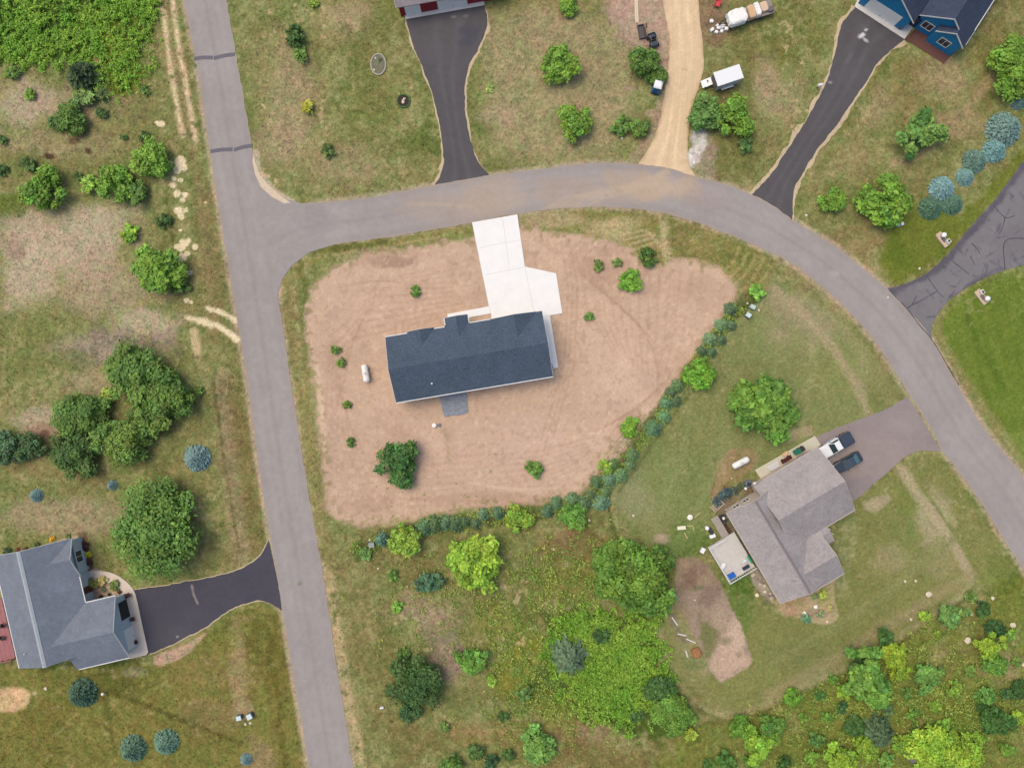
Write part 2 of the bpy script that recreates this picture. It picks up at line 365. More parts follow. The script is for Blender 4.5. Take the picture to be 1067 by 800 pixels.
# kitchen garden
GARD = [(706,582),(722,580),(738,588),(748,604),(760,628),(775,660),(784,688),(776,698),(752,712),(738,694),(727,668),(714,646),(702,628),(704,600)]
p.poly([(700,605),(725,600),(745,690),(735,712),(708,680),(694,640)], A(132,124,80), .9, 4, 3)
i_g, m_g = p.poly(GARD, A(152,132,108), 1, 1.5, 2)
c_keep = p.c.copy(); p.blob(722,600,18,20,A(128,104,88),.95); p.blob(735,622,14,16,A(132,108,92),.9); p.blob(762,690,30,22,A(190,162,132),.95); p.blob(768,665,15,24,A(198,172,142),.85); p.blob(750,645,14,18,A(170,148,120),.7); p.blob(758,668,6,5,A(112,112,70),.6); p.blob(747,660,4,6,A(118,112,72),.6); p.blob(770,682,4,4,A(140,124,96),.7); p.blob(730,640,5,9,A(122,112,76),.6)
p.blob(738,662,9,24,A(104,110,56),.85); mm = np.zeros(len(GX), np.float32); mm[i_g] = m_g; p.c = c_keep*(1-mm[:, None])+p.c*mm[:, None]; p.blob(708,640,14,14,A(136,122,78),.5); p.blob(728,612,8,5,A(100,104,66),.7); p.stroke([(697,636),(704,655),(712,668)], 5, A(110,96,84), .6, 2, 2); p.blob(725,690,14,14,A(108,116,66),.7)
# ground south of the cleared lot
for b in [(440,640,38,24,A(160,134,112),.75),(470,690,20,30,A(150,126,112),.8),(500,765,44,16,A(150,124,80),.6),(560,765,60,20,A(138,116,70),.6),(570,730,26,22,A(150,122,92),.6),(430,590,60,16,A(120,106,64),.5),
          (600,570,40,26,A(120,102,60),.7),(590,610,60,24,A(122,112,60),.6),(545,640,30,20,A(104,104,50),.5),(620,790,60,18,A(124,106,62),.6),(590,560,16,10,A(140,112,84),.5),(400,700,26,60,A(112,106,58),.5),(700,775,40,22,A(118,106,60),.6),(430,770,40,24,A(118,106,60),.5),(620,760,16,14,A(150,125,95),.7)]: p.blob(*b)
p.poly([(570,640),(600,632),(640,640),(690,630),(686,670),(697,700),(715,725),(720,760),(695,770),(655,765),(640,760),(610,750),(575,740),(545,728),(540,700),(560,690),(575,665)], LUSH_SHADE, .8, 6, 8)
p.blob(540,690,34,34,YELLOW,.7); p.blob(575,735,30,24,A(120,124,44),.6); p.blob(520,650,30,24,A(124,124,56),.6); p.blob(610,600,50,24,A(112,118,46),.5)
# south-east scrub
for b in [(960,750,70,24,A(122,112,54),.6),(1010,690,30,30,A(150,126,92),.6),(1050,700,30,26,A(164,140,110),.7),(1020,655,18,14,A(134,108,92),.8),(1050,780,30,20,A(150,126,90),.6),(985,690,26,18,A(140,118,82),.5),(960,660,40,24,A(112,106,52),.5),
          (1040,620,34,24,A(112,112,54),.6),(860,750,40,30,A(120,112,48),.6),(1000,740,34,24,A(112,124,44),.7),(1080,770,30,40,A(150,126,92),.5),(1000,640,26,12,A(150,130,92),.4),(830,780,40,22,A(110,108,46),.5)]: p.blob(*b)
p.poly([(1028,580),(1067,580),(1110,640),(1100,680),(1060,650),(1030,610)], A(104,112,50), .8, 5, 4)
# lot of the grey-roofed house
p.poly([(-75,688),(40,696),(140,690),(162,690),(215,655),(265,628),(290,636),(305,700),(318,800),(325,876),(-75,876)], A(118,113,54), .85, 5, 4)
for b in [(80,690,60,10,A(72,84,34),.8),(110,710,40,16,A(84,88,36),.6),(230,700,50,26,A(136,120,70),.6),(215,742,40,20,A(134,116,74),.6),(248,690,10,50,A(165,142,104),.6),(40,760,60,40,A(116,108,50),.6),(265,660,14,30,A(96,92,40),.6),(288,700,18,60,A(104,94,42),.6),(60,780,50,14,A(110,104,50),.4),(150,760,50,30,A(124,114,58),.5),(270,790,18,30,A(160,136,104),.5),(255,740,14,10,A(172,145,112),.6)]: p.blob(*b)
p.stroke([(118,722),(160,738),(200,755),(250,774)], 5, A(80,78,30), .6, 2, 1.2); p.stroke([(105,720),(114,750),(122,790)], 5, A(84,80,32), .5, 2, 1.2)
p.stroke([(278,650),(288,720),(298,800)], 6, A(88,82,32), .5, 3, 2)
p.poly([(-20,719),(24,715),(33,722),(27,736),(14,741),(-20,741)], A(206,174,130), 1, 2, 2.5); p.blob(36,722,4,3,A(190,165,130),.8)
p.poly([(160,684),(190,672),(214,660),(208,668),(190,685),(166,694),(160,692)], A(184,154,128), .95, 2, 2)
p.blob(140,700,14,6,A(140,134,100),.6)
p.poly([(14,578),(76,558),(82,556),(84,563),(76,566),(18,584)], A(186,162,130), .9, 1, .8)
p.poly([(84,595),(100,592),(120,600),(134,622),(118,622),(88,630)], A(190,164,138), .95, 1.5, 1)
p.poly([(80,556),(90,554),(97,592),(84,597)], A(110,84,66), .8, 1.5, 1)
# gravel shoulders
SH = A(178,158,130)
ROAD_A_L = [(134,-400),(180,-75),(191,0),(206,75),(225,200),(242,302),(258,402),(270,490),(282,562),(294,635),(308,720),(322,800),(335,876),(390,1200)]
ROAD_A_R = [(176,-400),(222,-75),(236,0),(251,85),(265,165),(272,200),(281,250),(290,307),(304,405),(320,505),(337,600),(352,700),(368,800),(380,876),(435,1200)]
ROAD_B_U = [(270,218),(300,212),(330,211),(380,206),(414,200),(452,193),(510,182.5),(560,176),(600,171),(630,169.5),(664,171),(700,176),(724,184),(760,193),(800,211),(826,229),(870,256),(900,280),(925,301),(950,327),(970,352),(997,400),(1025,445),(1050,476),(1067,498),(1120,590),(1160,660),(1330,960)]
ROAD_B_L = [(288,290),(304,276),(324,261),(349,255),(407,247),(448,240),(490,233),(539,223),(584,217.5),(634,216),(684,221),(726,232),(760,245),(800,262),(830,278),(850,294),(882,322),(915,361),(940,400),(972,450),(980,467),(1000,493),(1020,520),(1042,556),(1065,592),(1100,650),(1130,710),(1285,985)]
for pts in (ROAD_A_L, ROAD_A_R[6:], ROAD_B_U[2:], ROAD_B_L): p.stroke(pts, 7, SH, .75, 2.5, 1.5, .34)
for pts in (ROAD_B_U[14:], ROAD_A_L[3:]): p.stroke(pts, 7, SH, .5, 2.0, 1.0)
p.stroke([(265,160),(268,180),(284,200),(303,211)], 9, A(196,176,150), .9, 2, 1); p.stroke([(288,320),(291,300),(304,276),(330,259)], 8, A(182,160,132), .8, 2, 1.5)
# straw-coloured wash beside the straight road's lower reach
p.stroke([(344,600),(352,650),(362,720),(376,790),(384,850)], 9, STRAW, .75, 3, 3, .4)
p.stroke([(318,430),(326,500),(336,570),(346,640),(352,690)], 9, A(176,152,112), .6, 3, 2, .42)
# cleared lot, its ditch and straw verge
_rr = random.Random(21)
LOT = spline([(335,288),(322,308),(319,335),(324,380),(330,425),(336,480),(341,520),(350,541),(375,546),(410,545),(440,539),(475,533),(510,529),(560,524),(600,515),(618,497),(634,472),(650,452),(668,436),(690,426),(704,408),(728,372),(752,336),(768,303),(756,284),(735,275),(705,272),(690,279),(672,272),(652,258),(615,246),(575,241),(545,238),(520,240),(492,248),(440,256),(395,263),(360,272)], 140, True).tolist()
p.stroke([(300,300),(312,275),(340,262),(400,254),(450,246),(490,240)], 13, A(132,126,72), .9, 4, 3); p.stroke([(300,290),(304,330),(312,390),(322,460),(332,530),(342,580)], 15, A(136,126,78), .9, 4, 3)
p.stroke([(328,262),(360,258),(400,254)], 7, A(90,96,40), .7, 3, 2); p.stroke([(312,272),(318,300),(320,330)], 6, A(90,96,40), .6, 3, 2)
p.stroke([(306,300),(310,340),(316,400)], 4, A(190,166,124), .7, 2, 3, .5); p.stroke([(330,268),(380,260),(440,250),(485,241)], 4, A(186,164,118), .7, 2, 3, .5)
p.poly([(545,226),(590,219),(640,219),(690,224),(740,240),(790,262),(808,275),(802,300),(780,320),(770,300),(755,284),(735,275),(690,279),(650,258),(600,243),(548,238)], A(134,126,74), .95, 4, 3)
p.blob(640,238,40,14,STRAW,.75); p.blob(580,230,40,9,A(182,158,122),.7); p.blob(690,240,40,14,A(118,118,58),.5); p.blob(760,270,30,20,A(108,116,52),.5); p.blob(720,262,26,14,A(126,116,64),.5)
p.stroke([(690,222),(693,250),(697,274)], 9, STRAW, .75, 3, 2, .3)
for q in range(4): p.stroke([(640+q*6,246+q*5),(672+q*4,240+q*4),(694,252+q*5)], 2.5, STRAW, .7, 1.2, 1, .35)
for q in range(5): p.stroke([(745+q*9,292+q*4),(765+q*8,272+q*4),(772+q*8,255+q*5)], 3, A(176,156,106), .6, 1.5, 1.2, .4)
i_l, m_l = p.poly(LOT, SOIL, 1, 3.5, 6.0, .4)
LOTM = np.zeros(len(GX), np.float32); LOTM[i_l] = m_l
GARM = np.zeros(len(GX), np.float32); GARM[i_g] = m_g
for b in [(415,273,26,7,A(150,119,104),.7),(400,268,50,10,A(180,147,126),.5),(345,400,12,110,A(188,159,138),.5),(380,525,50,14,A(184,153,130),.7),(500,520,110,8,A(188,155,132),.6),(640,280,40,18,A(188,155,134),.6),(740,310,30,30,A(190,159,134),.5),(700,300,30,20,A(196,163,140),.4),
          (560,470,60,40,A(208,177,158),.6),(650,380,50,60,A(208,177,156),.6),(420,320,60,30,A(200,167,148),.4),(440,470,60,30,A(208,175,156),.5),(550,300,20,50,A(188,155,136),.5),(610,260,50,12,A(184,153,132),.6),(655,455,16,16,A(188,155,136),.5),(470,460,8,24,A(190,163,136),.5)]: p.blob(*b)
for k in range(16):                      # wheel and grader marks
    y0 = 330+k*12.5; p.stroke([(600+k*3,y0-40),(660+k,y0-75),(735-k*2,y0-110)], 2, A(188,156,136), .30, 1.5, 1, .4)
for k in range(14): p.stroke([(345+k*5,300),(340+k*5,400),(348+k*5,520)], 2, A(186,156,136), .30, 1.5, 1, .45)
for k in range(10): p.stroke([(500,440+k*8),(570,445+k*8),(640,430+k*6)], 2, A(190,159,138), .25, 1.5, 1, .45)
p.stroke([(330,380),(334,420),(340,470)], 5, A(218,193,164), .6, 2, 2, .4); p.stroke([(463,447),(466,462),(468,480)], 4, A(162,141,108), .6, 2, 2, .4)
for k in range(7): p.stroke([(470+k*3,300+k*4),(400-k*6,300+k*9),(345+k*2,350+k*12),(338+k*7,440+k*6)], 2.2, A(182,148,122), .5, 1.0, .9, .36)
for k in range(9): p.stroke([(590+k*6,330+k*3),(640+k*6,420+k*2),(600+k*4,500-k*2)], 2.4, A(218,188,164), .5, 1.2, 1.0, .38)
for k in range(12): p.stroke([(600+k*11,262+k*2),(612+k*9,320+k*3),(640+k*5,370+k*3)], 2.0, A(184,150,124), .45, 1.0, .9, .34)
for k in range(8): p.stroke([(350,470+k*8),(440,478+k*7),(560,470+k*6),(620,455+k*4)], 1.8, A(184,152,128), .42, 1.0, .9, .36)
for k in range(3): p.stroke([(585+k*4,250),(592+k*5,300),(588+k*5,380),(560+k*6,470)], 2, A(180,146,120), .45, 1, .8, .3)
for k in range(12):
    bx_, by_ = 345+_rr.random()*380, 255+_rr.random()*280
    p.blob(bx_, by_, 4+_rr.random()*10, 2+_rr.random()*4, [A(182,148,124),A(216,186,162),A(176,144,118)][k % 3], .35, _rr.random()*180, 1.0, 1.0)
lumps_ = sstep(.66, .74, fbm(GX, GY, 3.2, 83, 2))*LOTM; p.mix(.35*lumps_, A(222,196,172)); lumps_ = sstep(.66, .74, fbm(GX, GY, 3.4, 84, 2))*LOTM; p.mix(.35*lumps_, A(168,136,112))
for k in range(6): p.stroke([(560+k*5,250+k),(660+k*5,330+k*6),(700-k*3,390+k*5),(660-k*8,430+k*4)], 1.6, A(178,146,122), .42, .9, .8, .33)
for k in range(5): p.stroke([(350+k*9,300-k*3),(430+k*4,285+k*4),(490,270+k*7)], 1.6, A(180,148,124), .42, .9, .8, .35)
for k in range(5): p.stroke([(420+k*10,440+k*4),(480+k*10,500+k*3),(560+k*8,515-k*2)], 1.6, A(216,186,162), .42, .9, .8, .35)
d_ = poly_sd(GX[i_l], GY[i_l], LOT); cr_ = np.zeros(len(GX), np.float32); cr_[i_l] = sstep(-16, 0, d_)*LOTM[i_l]; p.mix(.8*cr_*sstep(.56, .70, fbm(GX, GY, 6, 85, 3)), A(140,128,84))
# mulched line of young trees along the lot
p.stroke([(372,576),(400,562),(440,550),(500,542),(560,534),(610,525),(632,505),(660,468),(690,426),(718,392),(745,352),(770,322),(788,308)], 15, A(92,96,52), .85, 4, 4)
p.stroke([(620,530),(645,512),(668,480),(702,432),(735,390)], 3.5, A(84,84,44), .6, 1.5, 1)
p.stroke([(400,547),(430,542),(460,538)], 4, STRAW, .7, 2, 2, .4)
# fresh straw-coloured specks through the meadows
meadow = (1-np.maximum(LOTM, GARM))
sp = sstep(0.66, 0.74, fbm(GX, GY, 5.5, 77, 3))*sstep(0.48, 0.62, p.n60)*meadow
sp = sp*np.where((GX > 395) & (GX < 560) & (GY > 590) & (GY < 700) | (GX > 960) & (GY > 600) | (GX > 270) & (GX < 340) & (GY < 200) | (GX > 780) & (GX < 850) & (GY < 140), 1, .30)
p.mix(.75*sp, STRAW)
SCRUB = [(690,775),(735,752),(765,752),(800,738),(850,713),(905,685),(960,652),(1000,625),(1020,604),(1067,602),(1143,700),(1143,876),(650,876)]
i_s = p.box(SCRUB, 10); d_ = poly_sd(p.X[i_s], p.Y[i_s], SCRUB); p.mix(.75*sstep(1.5, -1.5, d_+3*(p.n4[i_s]-.5))*sstep(.82, .5, p.n25[i_s]), A(112,120,50), i_s)
p.mix(.5*sstep(3.5, 0, np.abs(d_+1))*(p.Y[i_s] < 760)*(p.X[i_s] < 1015), A(92,92,44), i_s)
EDGE_L = spline([(792,316),(770,335),(745,366),(718,398),(695,430),(672,462),(650,494),(640,515),(640,538),(648,562),(662,580)], 60).tolist()
p.stroke(EDGE_L, 5, A(142,142,94), .75, 2, .8); p.stroke([(x-5, y-3) for x, y in EDGE_L], 4, A(88,92,46), .7, 1.5, 1)
EDGE_S = spline([(676,628),(684,655),(695,690),(712,718),(733,738),(755,745),(780,741),(815,728),(850,711),(905,684),(955,653),(1000,622),(1014,604)], 80).tolist()
p.stroke(EDGE_S, 9, A(150,140,98), .6, 3, 1.2, .3); p.stroke([(x+1.5, y+5) for x, y in EDGE_S[20:]], 3, A(92,92,44), .65, 1.5, 1)
p.stroke([(938,486),(950,508),(968,530),(990,560),(1006,590)], 10, A(166,150,112), .7, 3, 1.5); p.stroke([(958,505),(980,535),(1000,566),(1016,592)], 2.2, A(98,108,46), .6, 1.2, .8)
for k in range(8): p.stroke([(700+k*22,420-k*10),(690+k*20,480),(660+k*18,560)], 5, A(134,138,84) if k % 2 else A(108,116,58), .35, 3, 1)
for k in range(7): p.stroke([(880-k*22,650+k*12),(960-k*10,590+k*8),(1000-k*4,560)], 5, A(136,134,84) if k % 2 else A(110,114,56), .35, 3, 1)
# tone: clumps, tussocks, mowing
v = 1 + meadow*(0.26*(p.n10-.5)+0.50*(p.n4-.5)+0.50*(p.n2-.5)) + (1-meadow)*(0.10*(p.n10-.5)+0.14*(p.n4-.5)+.08*(p.n2-.5)) + 0.18*(p.n25-.5)
lawn = np.zeros(len(GX), np.float32)
for L_ in LAWNS: lawn = np.maximum(lawn, sstep(4, -4, poly_sd(GX, GY, L_)))
v = 1+(v-1)*(1-.45*lawn)
p.mix(.10*lawn*(GX < 905+ (GY>450)*300), A(126,130,74))
hue = (fbm(GX, GY, 7, 91, 3)-.5)*meadow*(1-.5*lawn)
p.c *= np.clip(v, .35, 1.8)[:, None]
p.c[:, 0] *= 1+.45*hue; p.c[:, 2] *= 1+.30*hue
for cx, cy, r in [(187,168,5.5),(191,174,4),(184,177,4.5),(181,186,3),(180,193,4),(178,170,2.5),(188,188,2.5),(184,202,4),(193,203,4),(190,208,3),(186,219,5),(189,225,4),(193,219,3),(188,240,1.8),
                  (192,253,4.5),(188,258,4),(196,251,3),(183,257,2),(203,257,3.2),(190,268,4.5),(195,264,3),(187,271,3),(197,284,3),(194,313,2.6),(199,315,2),(168,129,3),(164,128,2),(214,211,1.5)]:
    p.blob(cx, cy, r*1.2, r*1.05, SAND, 1.0, 20, .5, .6, 1.05, .8)
p.stroke([(216,321),(226,324),(236,328),(245,334)], 5, SAND, 1, 1.5, 1.2); p.stroke([(214,337),(224,338),(236,345),(247,354)], 5.5, SAND, 1, 1.5, 1.2)
p.stroke([(213,334),(220,340)], 6, SAND, .9, 2, 2); p.stroke([(202,346),(205,365)], 9, A(205,182,140), .9, 2, 2, .3); p.stroke([(196,331),(207,334)], 5, SAND, .9, 2, 2)
lum = p.c.mean(1); grn = meadow*sstep(.36, .16, lum)           # grassy ground, not sand or bare earth
p.c *= 1+grn[:, None]*np.array([.06, .105, .11])
lw = lawn*(GX < 905+(GY > 450)*300); p.c *= 1+lw[:, None]*np.array([.13, .12, .30])
GC = np.clip(p.c, 0.004, .8)

# gentle relief, flat beside everything paved
relief = (fbm(GX, GY, 30, 51, 3)-.5)*0.22
flat = np.minimum(seg_dist(GX, GY, ROAD_A_L), seg_dist(GX, GY, ROAD_A_R)); flat = np.minimum(flat, np.minimum(seg_dist(GX, GY, ROAD_B_U), seg_dist(GX, GY, ROAD_B_L)))
GZ = -0.03 + np.minimum(relief*sstep(12, 40, flat)*meadow, 0.0) - 0.05*(p.n4-.5)*meadow*.4
V = np.stack([(GX-CX)/PXM, (CY-GY)/PXM, GZ], 1)
ids = np.arange(NXg*NYg).reshape(NYg, NXg)
q = np.stack([ids[1:, :-1].ravel(), ids[1:, 1:].ravel(), ids[:-1, 1:].ravel(), ids[:-1, :-1].ravel()], 1)
lotf = LOTM[q].mean(1) > .5; garf = GARM[q].mean(1) > .5
# skirt to the horizon
bord = np.concatenate([ids[0, :], ids[1:, -1], ids[-1, ::-1][1:], ids[::-1, 0][1:-1]])
n0 = len(V); nb = len(bord); Vo = np.concatenate([V[bord]*np.array([1.012, 1.012, 1]), V[bord]*np.array([60, 60, 1])])
r0_, r1_ = n0+np.arange(nb), n0+nb+np.arange(nb)
ring = np.concatenate([np.stack([a_, np.roll(a_, -1), np.roll(b_, -1), b_], 1) for a_, b_ in ((bord, r0_), (r0_, r1_))])
gV = np.concatenate([V, Vo]); gC = np.concatenate([GC, np.tile(np.array(A(128,126,76)), (2*nb, 1))])
def sub_obj(name, faces, m, kind='structure'):
    u, inv = np.unique(faces, return_inverse=True)
    return tag(np_obj(name, gV[u], inv.reshape(faces.shape), m, gC[u]), kind=kind)
sub_obj('ground', np.concatenate([q[~lotf & ~garf], ring]), M_GROUND)
sub_obj('bare_soil', q[lotf], M_SOIL)
sub_obj('garden_soil', q[garf & ~lotf], M_GROUND)

# ---------------------------------------------------------------- paved strips
def strip(name, a, b, na, nc, base, z, paint=None, edge=None, m=M_PAVE):
    a, b = spline(a, na), spline(b, na)
    t = np.linspace(0, 1, nc)[None, :, None]
    P = a[:, None, :]*(1-t)+b[:, None, :]*t
    X, Y = P[..., 0].ravel(), P[..., 1].ravel()
    # ragged outer rows
    T = np.tile(np.linspace(0, 1, nc), na); S = np.repeat(np.linspace(0, 1, na), nc)
    wob = (fbm(X, Y, 6, 33, 3)-.5)*2.2
    wd = np.repeat(np.hypot(*(b-a).T), nc)
    k = np.where(T < 1e-6, -1, np.where(T > 1-1e-6, 1, 0))*wob
    dX, dY = np.repeat(b[:, 0]-a[:, 0], nc)/wd, np.repeat(b[:, 1]-a[:, 1], nc)/wd
    X, Y = X+dX*k, Y+dY*k
    q = Painter(X, Y); q.c[:] = base
    q.T, q.S, q.wd = T, S, wd
    if paint: paint(q)
    if edge is not None:
        d = np.minimum(T, 1-T)*wd + (q.n4-.5)*3 + (q.n10-.5)*2
        q.mix(.7*sstep(2.6, 0.2, d), edge)
    q.c *= (1+0.16*(q.n25-.5)+0.10*(q.n10-.5)+0.14*(q.n4-.5)+.10*(q.n2-.5))[:, None]
    V = np.stack([(X-CX)/PXM, (CY-Y)/PXM, np.full(X.shape, z)], 1)
    i = np.arange(na*nc).reshape(na, nc)
    F = np.stack([i[:-1, :-1].ravel(), i[:-1, 1:].ravel(), i[1:, 1:].ravel(), i[1:, :-1].ravel()], 1)
    # turn the faces up
    A0, B0, C0 = V[F[0, 0]], V[F[0, 1]], V[F[0, 2]]
    if np.cross(B0-A0, C0-A0)[2] < 0: F = F[:, ::-1]
    return tag(np_obj(name, V, F, m, np.clip(q.c, .004, .85)), kind='structure')
ROADC = A(157,150,147)
def lanes(q):
    for c, wdt, k in ((.22,.09,.07),(.40,.07,.05),(.60,.07,.05),(.78,.09,.07)):
        q.c *= (1+k*np.exp(-((q.T-c+.03*(q.n60-.5))/wdt)**2))[:, None]
    q.c *= (1-.05*np.exp(-((q.T-.5)/.04)**2)+.05*(fbm(q.T*40, q.S*14, 3, 8)-.5))[:, None]
def paint_a(q):
    lanes(q)
    q.stroke([(277,255),(277,235),(282,210),(300,214)], 10, A(160,152,150), .3, 6, 3)
def paint_b(q):
    lanes(q)
    for b in [(470,215,60,20,A(174,158,146),.6),(520,203,50,20,A(184,166,148),.6),(600,200,70,20,A(178,160,144),.6),(690,196,40,16,A(196,172,146),.75),(650,186,40,10,A(186,164,142),.5),(740,205,30,14,A(166,152,146),.5),(330,230,40,22,A(156,148,148),.5)]: q.blob(*b)
    q.blob(870,285,6,3,A(176,168,166),.7); q.blob(930,330,4,3,A(170,162,160),.6)
    for k in range(5): q.stroke([(560+k*8,222),(590+k*10,206),(660+k*6,192),(695,178)], 3, A(196,176,152), .45, 2, 2, .35)
    for k in range(3): q.stroke([(486+k*9,238),(480+k*8,215),(440-k*8,212)], 3, A(186,168,150), .4, 2, 2, .35)
strip('straight_road', ROAD_A_L, ROAD_A_R, 700, 46, ROADC, 0.012, paint_a, A(168,152,136))
strip('curved_road', ROAD_B_U, ROAD_B_L, 560, 46, ROADC, 0.016, paint_b, A(172,154,136))
# fillets of the junction
def sheet(name, pts, m, z, rag=0.0, kind='structure', thick=0.0):
    mb = MB(); P = [W(*q) for q in pts]
    if thick: mb.prism(P, 'z', z-thick, z)
    else: mb.add([(x, y, z) for x, y in P], [tuple(range(len(P)))])
    o = mb.build(name, m); 
    if not thick:
        bm = bmesh.new(); bm.from_mesh(o.data); bmesh.ops.triangulate(bm, faces=bm.faces)
        for f in bm.faces:
            if f.normal.z < 0: f.normal_flip()
        bm.to_mesh(o.data); bm.free()
    return tag(o, kind=kind)
M_ROADP = mat('road_surface', ROADC, 0.9, 0.10, 1.2, bump=.2)
sheet('road_corner', [(264,160),(268,176),(276,190),(286,200),(300,208),(318,213),(318,225),(275,225),(268,190)], M_ROADP, 0.020)
sheet('road_corner', [(288,330),(289,308),(294,291),(304,277),(322,263),(345,256),(335,245),(290,255),(284,290)], M_ROADP, 0.021)
sheet('gravel_edge', [(264.5,160),(266.5,170),(271,182),(279,192),(290,202),(303,211.5),(296,212),(283,205),(272,195),(266,182),(263,168)], mat('cream_sand', A(214,194,168), .95, .12, 2.0), 0.027)
M_PATCH = mat('sealed_trench', A(104,101,110), .8, .15, 2.0)
for pts in ([(202,58.5),(222,57.5)],[(222.6,58),(245,54)],[(219,155),(242.5,153)],[(243.5,153.4),(263,149)]):
    (x0,y0),(x1,y1) = pts
    sheet('road_patch', [(x0,y0+1),(x0+.4,y0+5.0),((x0+x1)/2,(y0+y1)/2+4.2),(x1,y1+4.8),(x1,y1+.8),((x0+x1)/2,(y0+y1)/2+.2)], M_PATCH, 0.024+.002*(x0 > 221.5 and y0 < 100 or x0 > 235 and y0 > 100))
BLK, EDGE = A(88,85,87), A(200,180,148)
def tyre(q):
    for c in (.35, .65): q.c *= (1+.16*np.exp(-((q.T-c)/.07)**2))[:, None]
    q.c *= (1+.10*(fbm(q.T*30, q.S*10, 3, 18)-.5))[:, None]
def d1(q): tyre(q); q.blob(487,35,12,14,A(76,74,86),.7); q.blob(473,18,4,2,A(150,145,145),.6); q.blob(485,17,4,2,A(140,135,138),.5)
def d2(q):
    tyre(q); q.blob(898,37,4.5,2,A(225,222,222),1,-40,.5); q.blob(902,31,1.6,2.6,A(215,212,212),.9,30,.5); q.blob(902,42,1.6,3.4,A(200,198,198),.8,-50,.5); q.blob(884,62,3,10,A(108,104,108),.5,30); q.blob(865,86,3,2,A(170,160,155),.7)
def d3(q):
    q.blob(185,660,30,12,A(86,82,88),.5); q.stroke([(200,610),(202,620),(206,628)], 1.6, A(160,150,140), .8, 1, 1, .3); q.stroke([(255,590),(262,625)], 10, A(66,66,80), .4, 4, 2); q.blob(185,663,2,2,A(165,160,160),.8); q.c *= (1+.10*(fbm(q.T*26, q.S*8, 3, 18)-.5))[:, None]
def d4(q):
    q.stroke([(928,304),(965,288),(990,268),(1012,241),(1035,215),(1067,172)], 7, A(84,80,92), .8, 3, 2); q.stroke([(982,325),(1000,305),(1022,290),(1042,280)], 5, A(86,80,98), .6, 2, 2, .4)
    q.blob(1010,300,16,6,A(84,80,96),.6,-30); q.blob(1000,235,14,20,A(94,88,102),.4); q.blob(1034,240,6,6,A(140,134,134),.6); q.blob(955,310,18,16,A(122,116,122),.5); q.blob(1050,255,30,26,A(114,108,114),.4); q.blob(1025,262,24,16,A(128,122,124),.4)
    for k in range(110):
        rx, ry = random.uniform(945,1067), random.uniform(190,330); q.stroke([(rx,ry),(rx+random.uniform(-12,12),ry+random.uniform(-12,12))], .9, A(84,80,94), .5, .7, 1.2)
def d5(q):
    q.blob(915,475,40,30,A(160,146,140),.6); q.blob(940,440,24,14,A(158,148,146),.5); q.blob(900,505,14,10,A(140,130,132),.5)
def ds(q):
    tyre(q); q.blob(712,80,16,60,A(226,200,164),.6); q.stroke([(711,72),(716,73)], 1.6, A(180,150,120), .7, 1, .5)
    for k in range(6): q.stroke([(700+k*5,-20),(702+k*4,80),(690+k*5,170)], 1.5, A(204,172,132), .35, 1.5, 1, .4)
random.seed(4)
D1L = [(421,-25),(422,8),(424,24),(431,50),(439.5,68),(452,104),(459.5,140),(462.5,168),(459,182),(452,194)]; D1R = [(504,-25),(504,2),(508,25),(498,52),(487,73),(484,105),(487,130),(491,150),(498,168),(511,184)]
D2L = [(893,3),(891,8),(878,24),(871,50),(862.5,82),(850,107),(837,130),(818,160),(800,186),(779,207)]; D2R = [(944,39),(942,42),(917,63),(905,82),(892,101),(872,130),(850,158),(836,182),(827,200),(826,230)]
D3L = [(136,616),(141,614.5),(175,609.5),(205,604),(225,600),(245,595),(262,586),(272,577),(280,562)]; D3R = [(148,684),(156,681),(180,671),(197,662),(214,653),(237,637),(255,629),(275,626),(296,637)]
D4L = [(924,300),(940,297),(965,285),(990,262),(1012,235),(1035,210),(1067,167),(1110,110),(1160,45)]; D4R = [(971,354),(972,338),(985,317),(1000,305),(1016,295),(1040,284),(1070,276),(1110,268),(1160,255)]
D5L = [(838,462),(855,453),(880,443),(900,435),(925,425),(946,413)]; D5R = [(880,527),(892,520),(906,508),(920,496),(950,472),(981,470)]
DSL = [(690,-75),(691,0),(697.5,40),(696.5,62),(693,90),(689,120),(681,146),(664,172)]; DSR = [(727,-75),(728,0),(733.5,60),(729,88),(721,112),(717,140),(717,165),(725,186)]
strip('driveway', D1L, D1R, 200, 36, BLK, 0.008, d1)
strip('driveway', D2L, D2R, 220, 30, BLK, 0.008, d2)
strip('driveway', D3L, D3R, 160, 36, A(76,74,84), 0.008, d3)
strip('driveway', D4L, D4R, 260, 50, A(124,121,123), 0.008, d4)
strip('driveway', D5L, D5R, 120, 44, A(148,136,134), 0.008, d5)
strip('sand_driveway', DSL, DSR, 200, 30, A(220,193,158), 0.006, ds, A(196,162,126), M_SOIL)
# pale sand along the driveways' edges
def edging(a, b, wid, zz, n=160):
    for pts, sgn in ((a, -1), (b, 1)):
        A1 = spline(pts, n); d = np.gradient(A1, axis=0); d /= np.hypot(*d.T)[:, None]
        nrm = np.stack([d[:, 1], -d[:, 0]], 1)
        oth = spline(b if sgn < 0 else a, n)
        s = np.sign(((A1-oth)*nrm).sum(1))[:, None]
        wv = wid*np.clip(2.6*fbm(A1[:, 0], A1[:, 1], 14, 61, 3)-.45, .1, 2)[:, None]
        strip('gravel_edge', A1+s*wv, A1-s*.8, n, 4, EDGE, zz, None, None, M_SOIL)
edging(D1L[1:], D1R[1:], 2.4, 0.003); edging(D2L[1:], D2R[1:], 2.5, 0.003)
edging(D3L[1:], D3R[1:], 1.6, 0.003)
